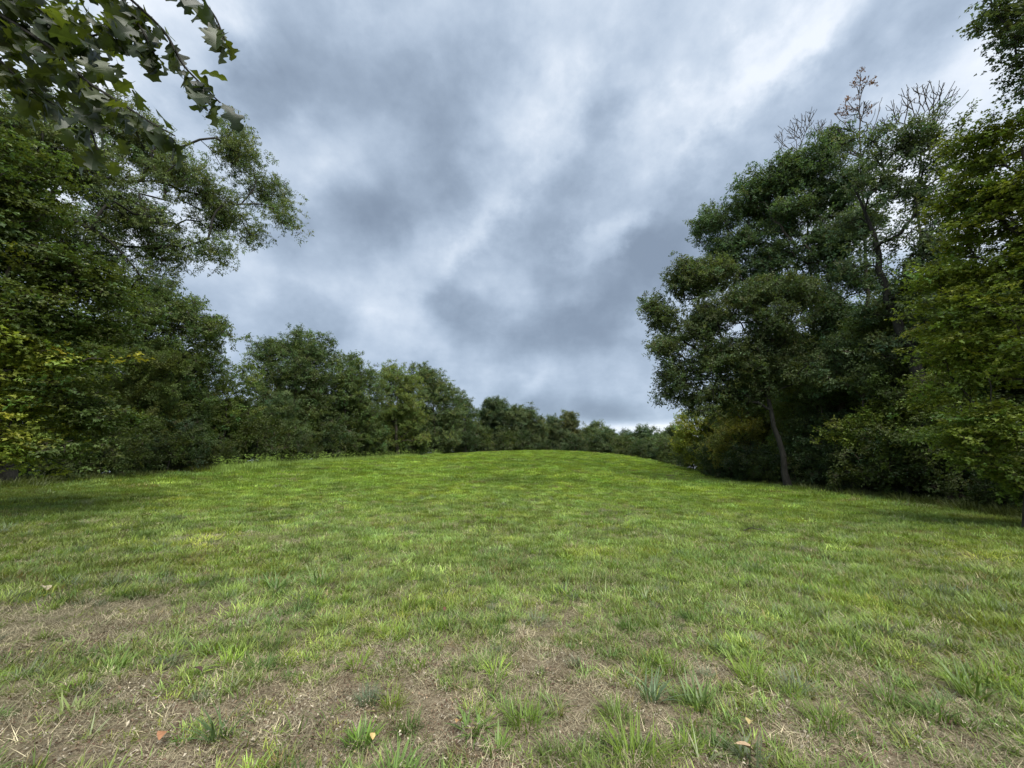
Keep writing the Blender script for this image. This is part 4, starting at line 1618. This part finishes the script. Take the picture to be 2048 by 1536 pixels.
for tw in TWIGS:
    P = np.array([nearp(*p) for p in tw])
    L0 = np.linspace(0, 1, len(P))
    q = np.linspace(0, 1, len(P) * 5)
    C = np.column_stack([np.interp(q, L0, P[:, k]) for k in range(3)])
    for _ in range(2):
        C[1:-1] = (C[:-2] + C[1:-1] * 2 + C[2:]) / 4
    twig_world.append(C)
    tubes([(C, np.linspace(.012, .0042, len(C)))], [M_BARK_DARK], 'twig', oak, TR)

oak_variants = [leaf_mesh('leaf', 'oak', .165, 70 + i, M_OAKLEAF, curl=[.3, .8, 1.2, .5, .9, .2][i], fold=[.25, .5, .1, .35, .15, .3][i]) for i in range(6)]
lr = np.random.default_rng(21)
from mathutils import Matrix, Vector
LEAVES = []
# (twig index, from fraction, count)
for ti_, f0, cnt_ in [(0, .15, 54), (1, .1, 52), (2, .2, 34), (3, .15, 28), (4, .1, 34), (5, .1, 12), (6, 0, 34), (7, .05, 54)]:
    C = twig_world[ti_]
    for k in range(cnt_):
        f = f0 + (1 - f0) * ((k + lr.random()) / cnt_)
        i0 = min(len(C) - 2, int(f * (len(C) - 1)))
        p = C[i0] + (C[i0 + 1] - C[i0]) * lr.random()
        tdir = C[i0 + 1] - C[i0]
        tdir /= np.linalg.norm(tdir)
        d = lr.normal(0, .65, 3) + tdir * .25 + np.array([0, 0, -.7]) + (np.array([-.25, 0, -.5]) if ti_ in (2, 3) else 0)
        LEAVES.append((p, d, lr.uniform(.52, .92)))
for (p, d, s_) in LEAVES[:296]:
    d = d / np.linalg.norm(d)
    o = bpy.data.objects.new('leaf', oak_variants[int(lr.integers(0, 6))])
    COL.objects.link(o)
    o.parent = oak
    up = Vector((lr.normal(0, .45), lr.normal(0, .45), 1)).normalized()
    yv = Vector(d)
    xv = yv.cross(up).normalized()
    zv = xv.cross(yv)
    Mx = Matrix((xv, yv, zv)).transposed().to_4x4()
    st = p + d * .034 * s_
    o.matrix_local = Matrix.Translation(Vector(st - TR)) @ Mx @ Matrix.Scale(s_, 4)
# the deeper leaves of the bough, past the first 296: one joined part
cap = Buf()
for _ in range(330):
    k = int(lr.choice([0, 1, 1, 4, 4, 7]))
    C = twig_world[k]
    p = C[int(lr.integers(0, int(len(C) * (.5 if k == 0 else .8))))] + lr.normal(0, .16, 3) + np.array([-.05, .1, .12])
    d = lr.normal(0, .75, 3) + np.array([0, 0, -.5])
    d /= np.linalg.norm(d)
    yv = Vector(d)
    xv = yv.cross(Vector((lr.normal(0, .4), lr.normal(0, .4), 1)).normalized()).normalized()
    A = np.array([xv, yv, xv.cross(yv)]).T * lr.uniform(.5, .9)
    me = oak_variants[int(lr.integers(0, 6))]
    cap.add([A @ np.array(v.co) + p - TR for v in me.vertices], [tuple(f.vertices) for f in me.polygons], 0, float(lr.random()))
o = cap.build('deep_leaves', [M_OAKLEAF], oak)
tag(o, kind='stuff')
# upper crown, above and behind the view
cr_ = np.random.default_rng(8)
lobes = [(TR + np.array([cr_.normal(0, 2.0), cr_.normal(-1.2, 1.8), cr_.uniform(6.5, 11)]), cr_.uniform(1.0, 1.6)) for _ in range(9)]
pts = lobes_points(lobes, 5, cr_)
pos, par, nt_, ends = grow(tp[8:], pts, 0, r_=cr_)
tchain, groups_, _c = chains_of(pos, par, nt_, .17, .012, .03, 1.0)
allc = []
for g in groups_:
    allc += g[1]
tubes(allc, [M_BARK], 'branches', oak, TR)
P = np.repeat(pos[ends], 3, axis=0)
P = P + cr_.normal(0, .25, P.shape)
n = len(P)
c_ = scatter('crown', P - TR, np.column_stack([cr_.normal(0, .3, n), cr_.normal(0, .3, n), cr_.uniform(0, 6.28, n)]), cr_.uniform(.8, 1.2, n),
             cr_.integers(0, 6, n), np.tile(np.array([.045, .075, .026]), (n, 1)), SPRAY['small'], oak)
tag(c_, kind='stuff')

print('script done', len(scene.objects))
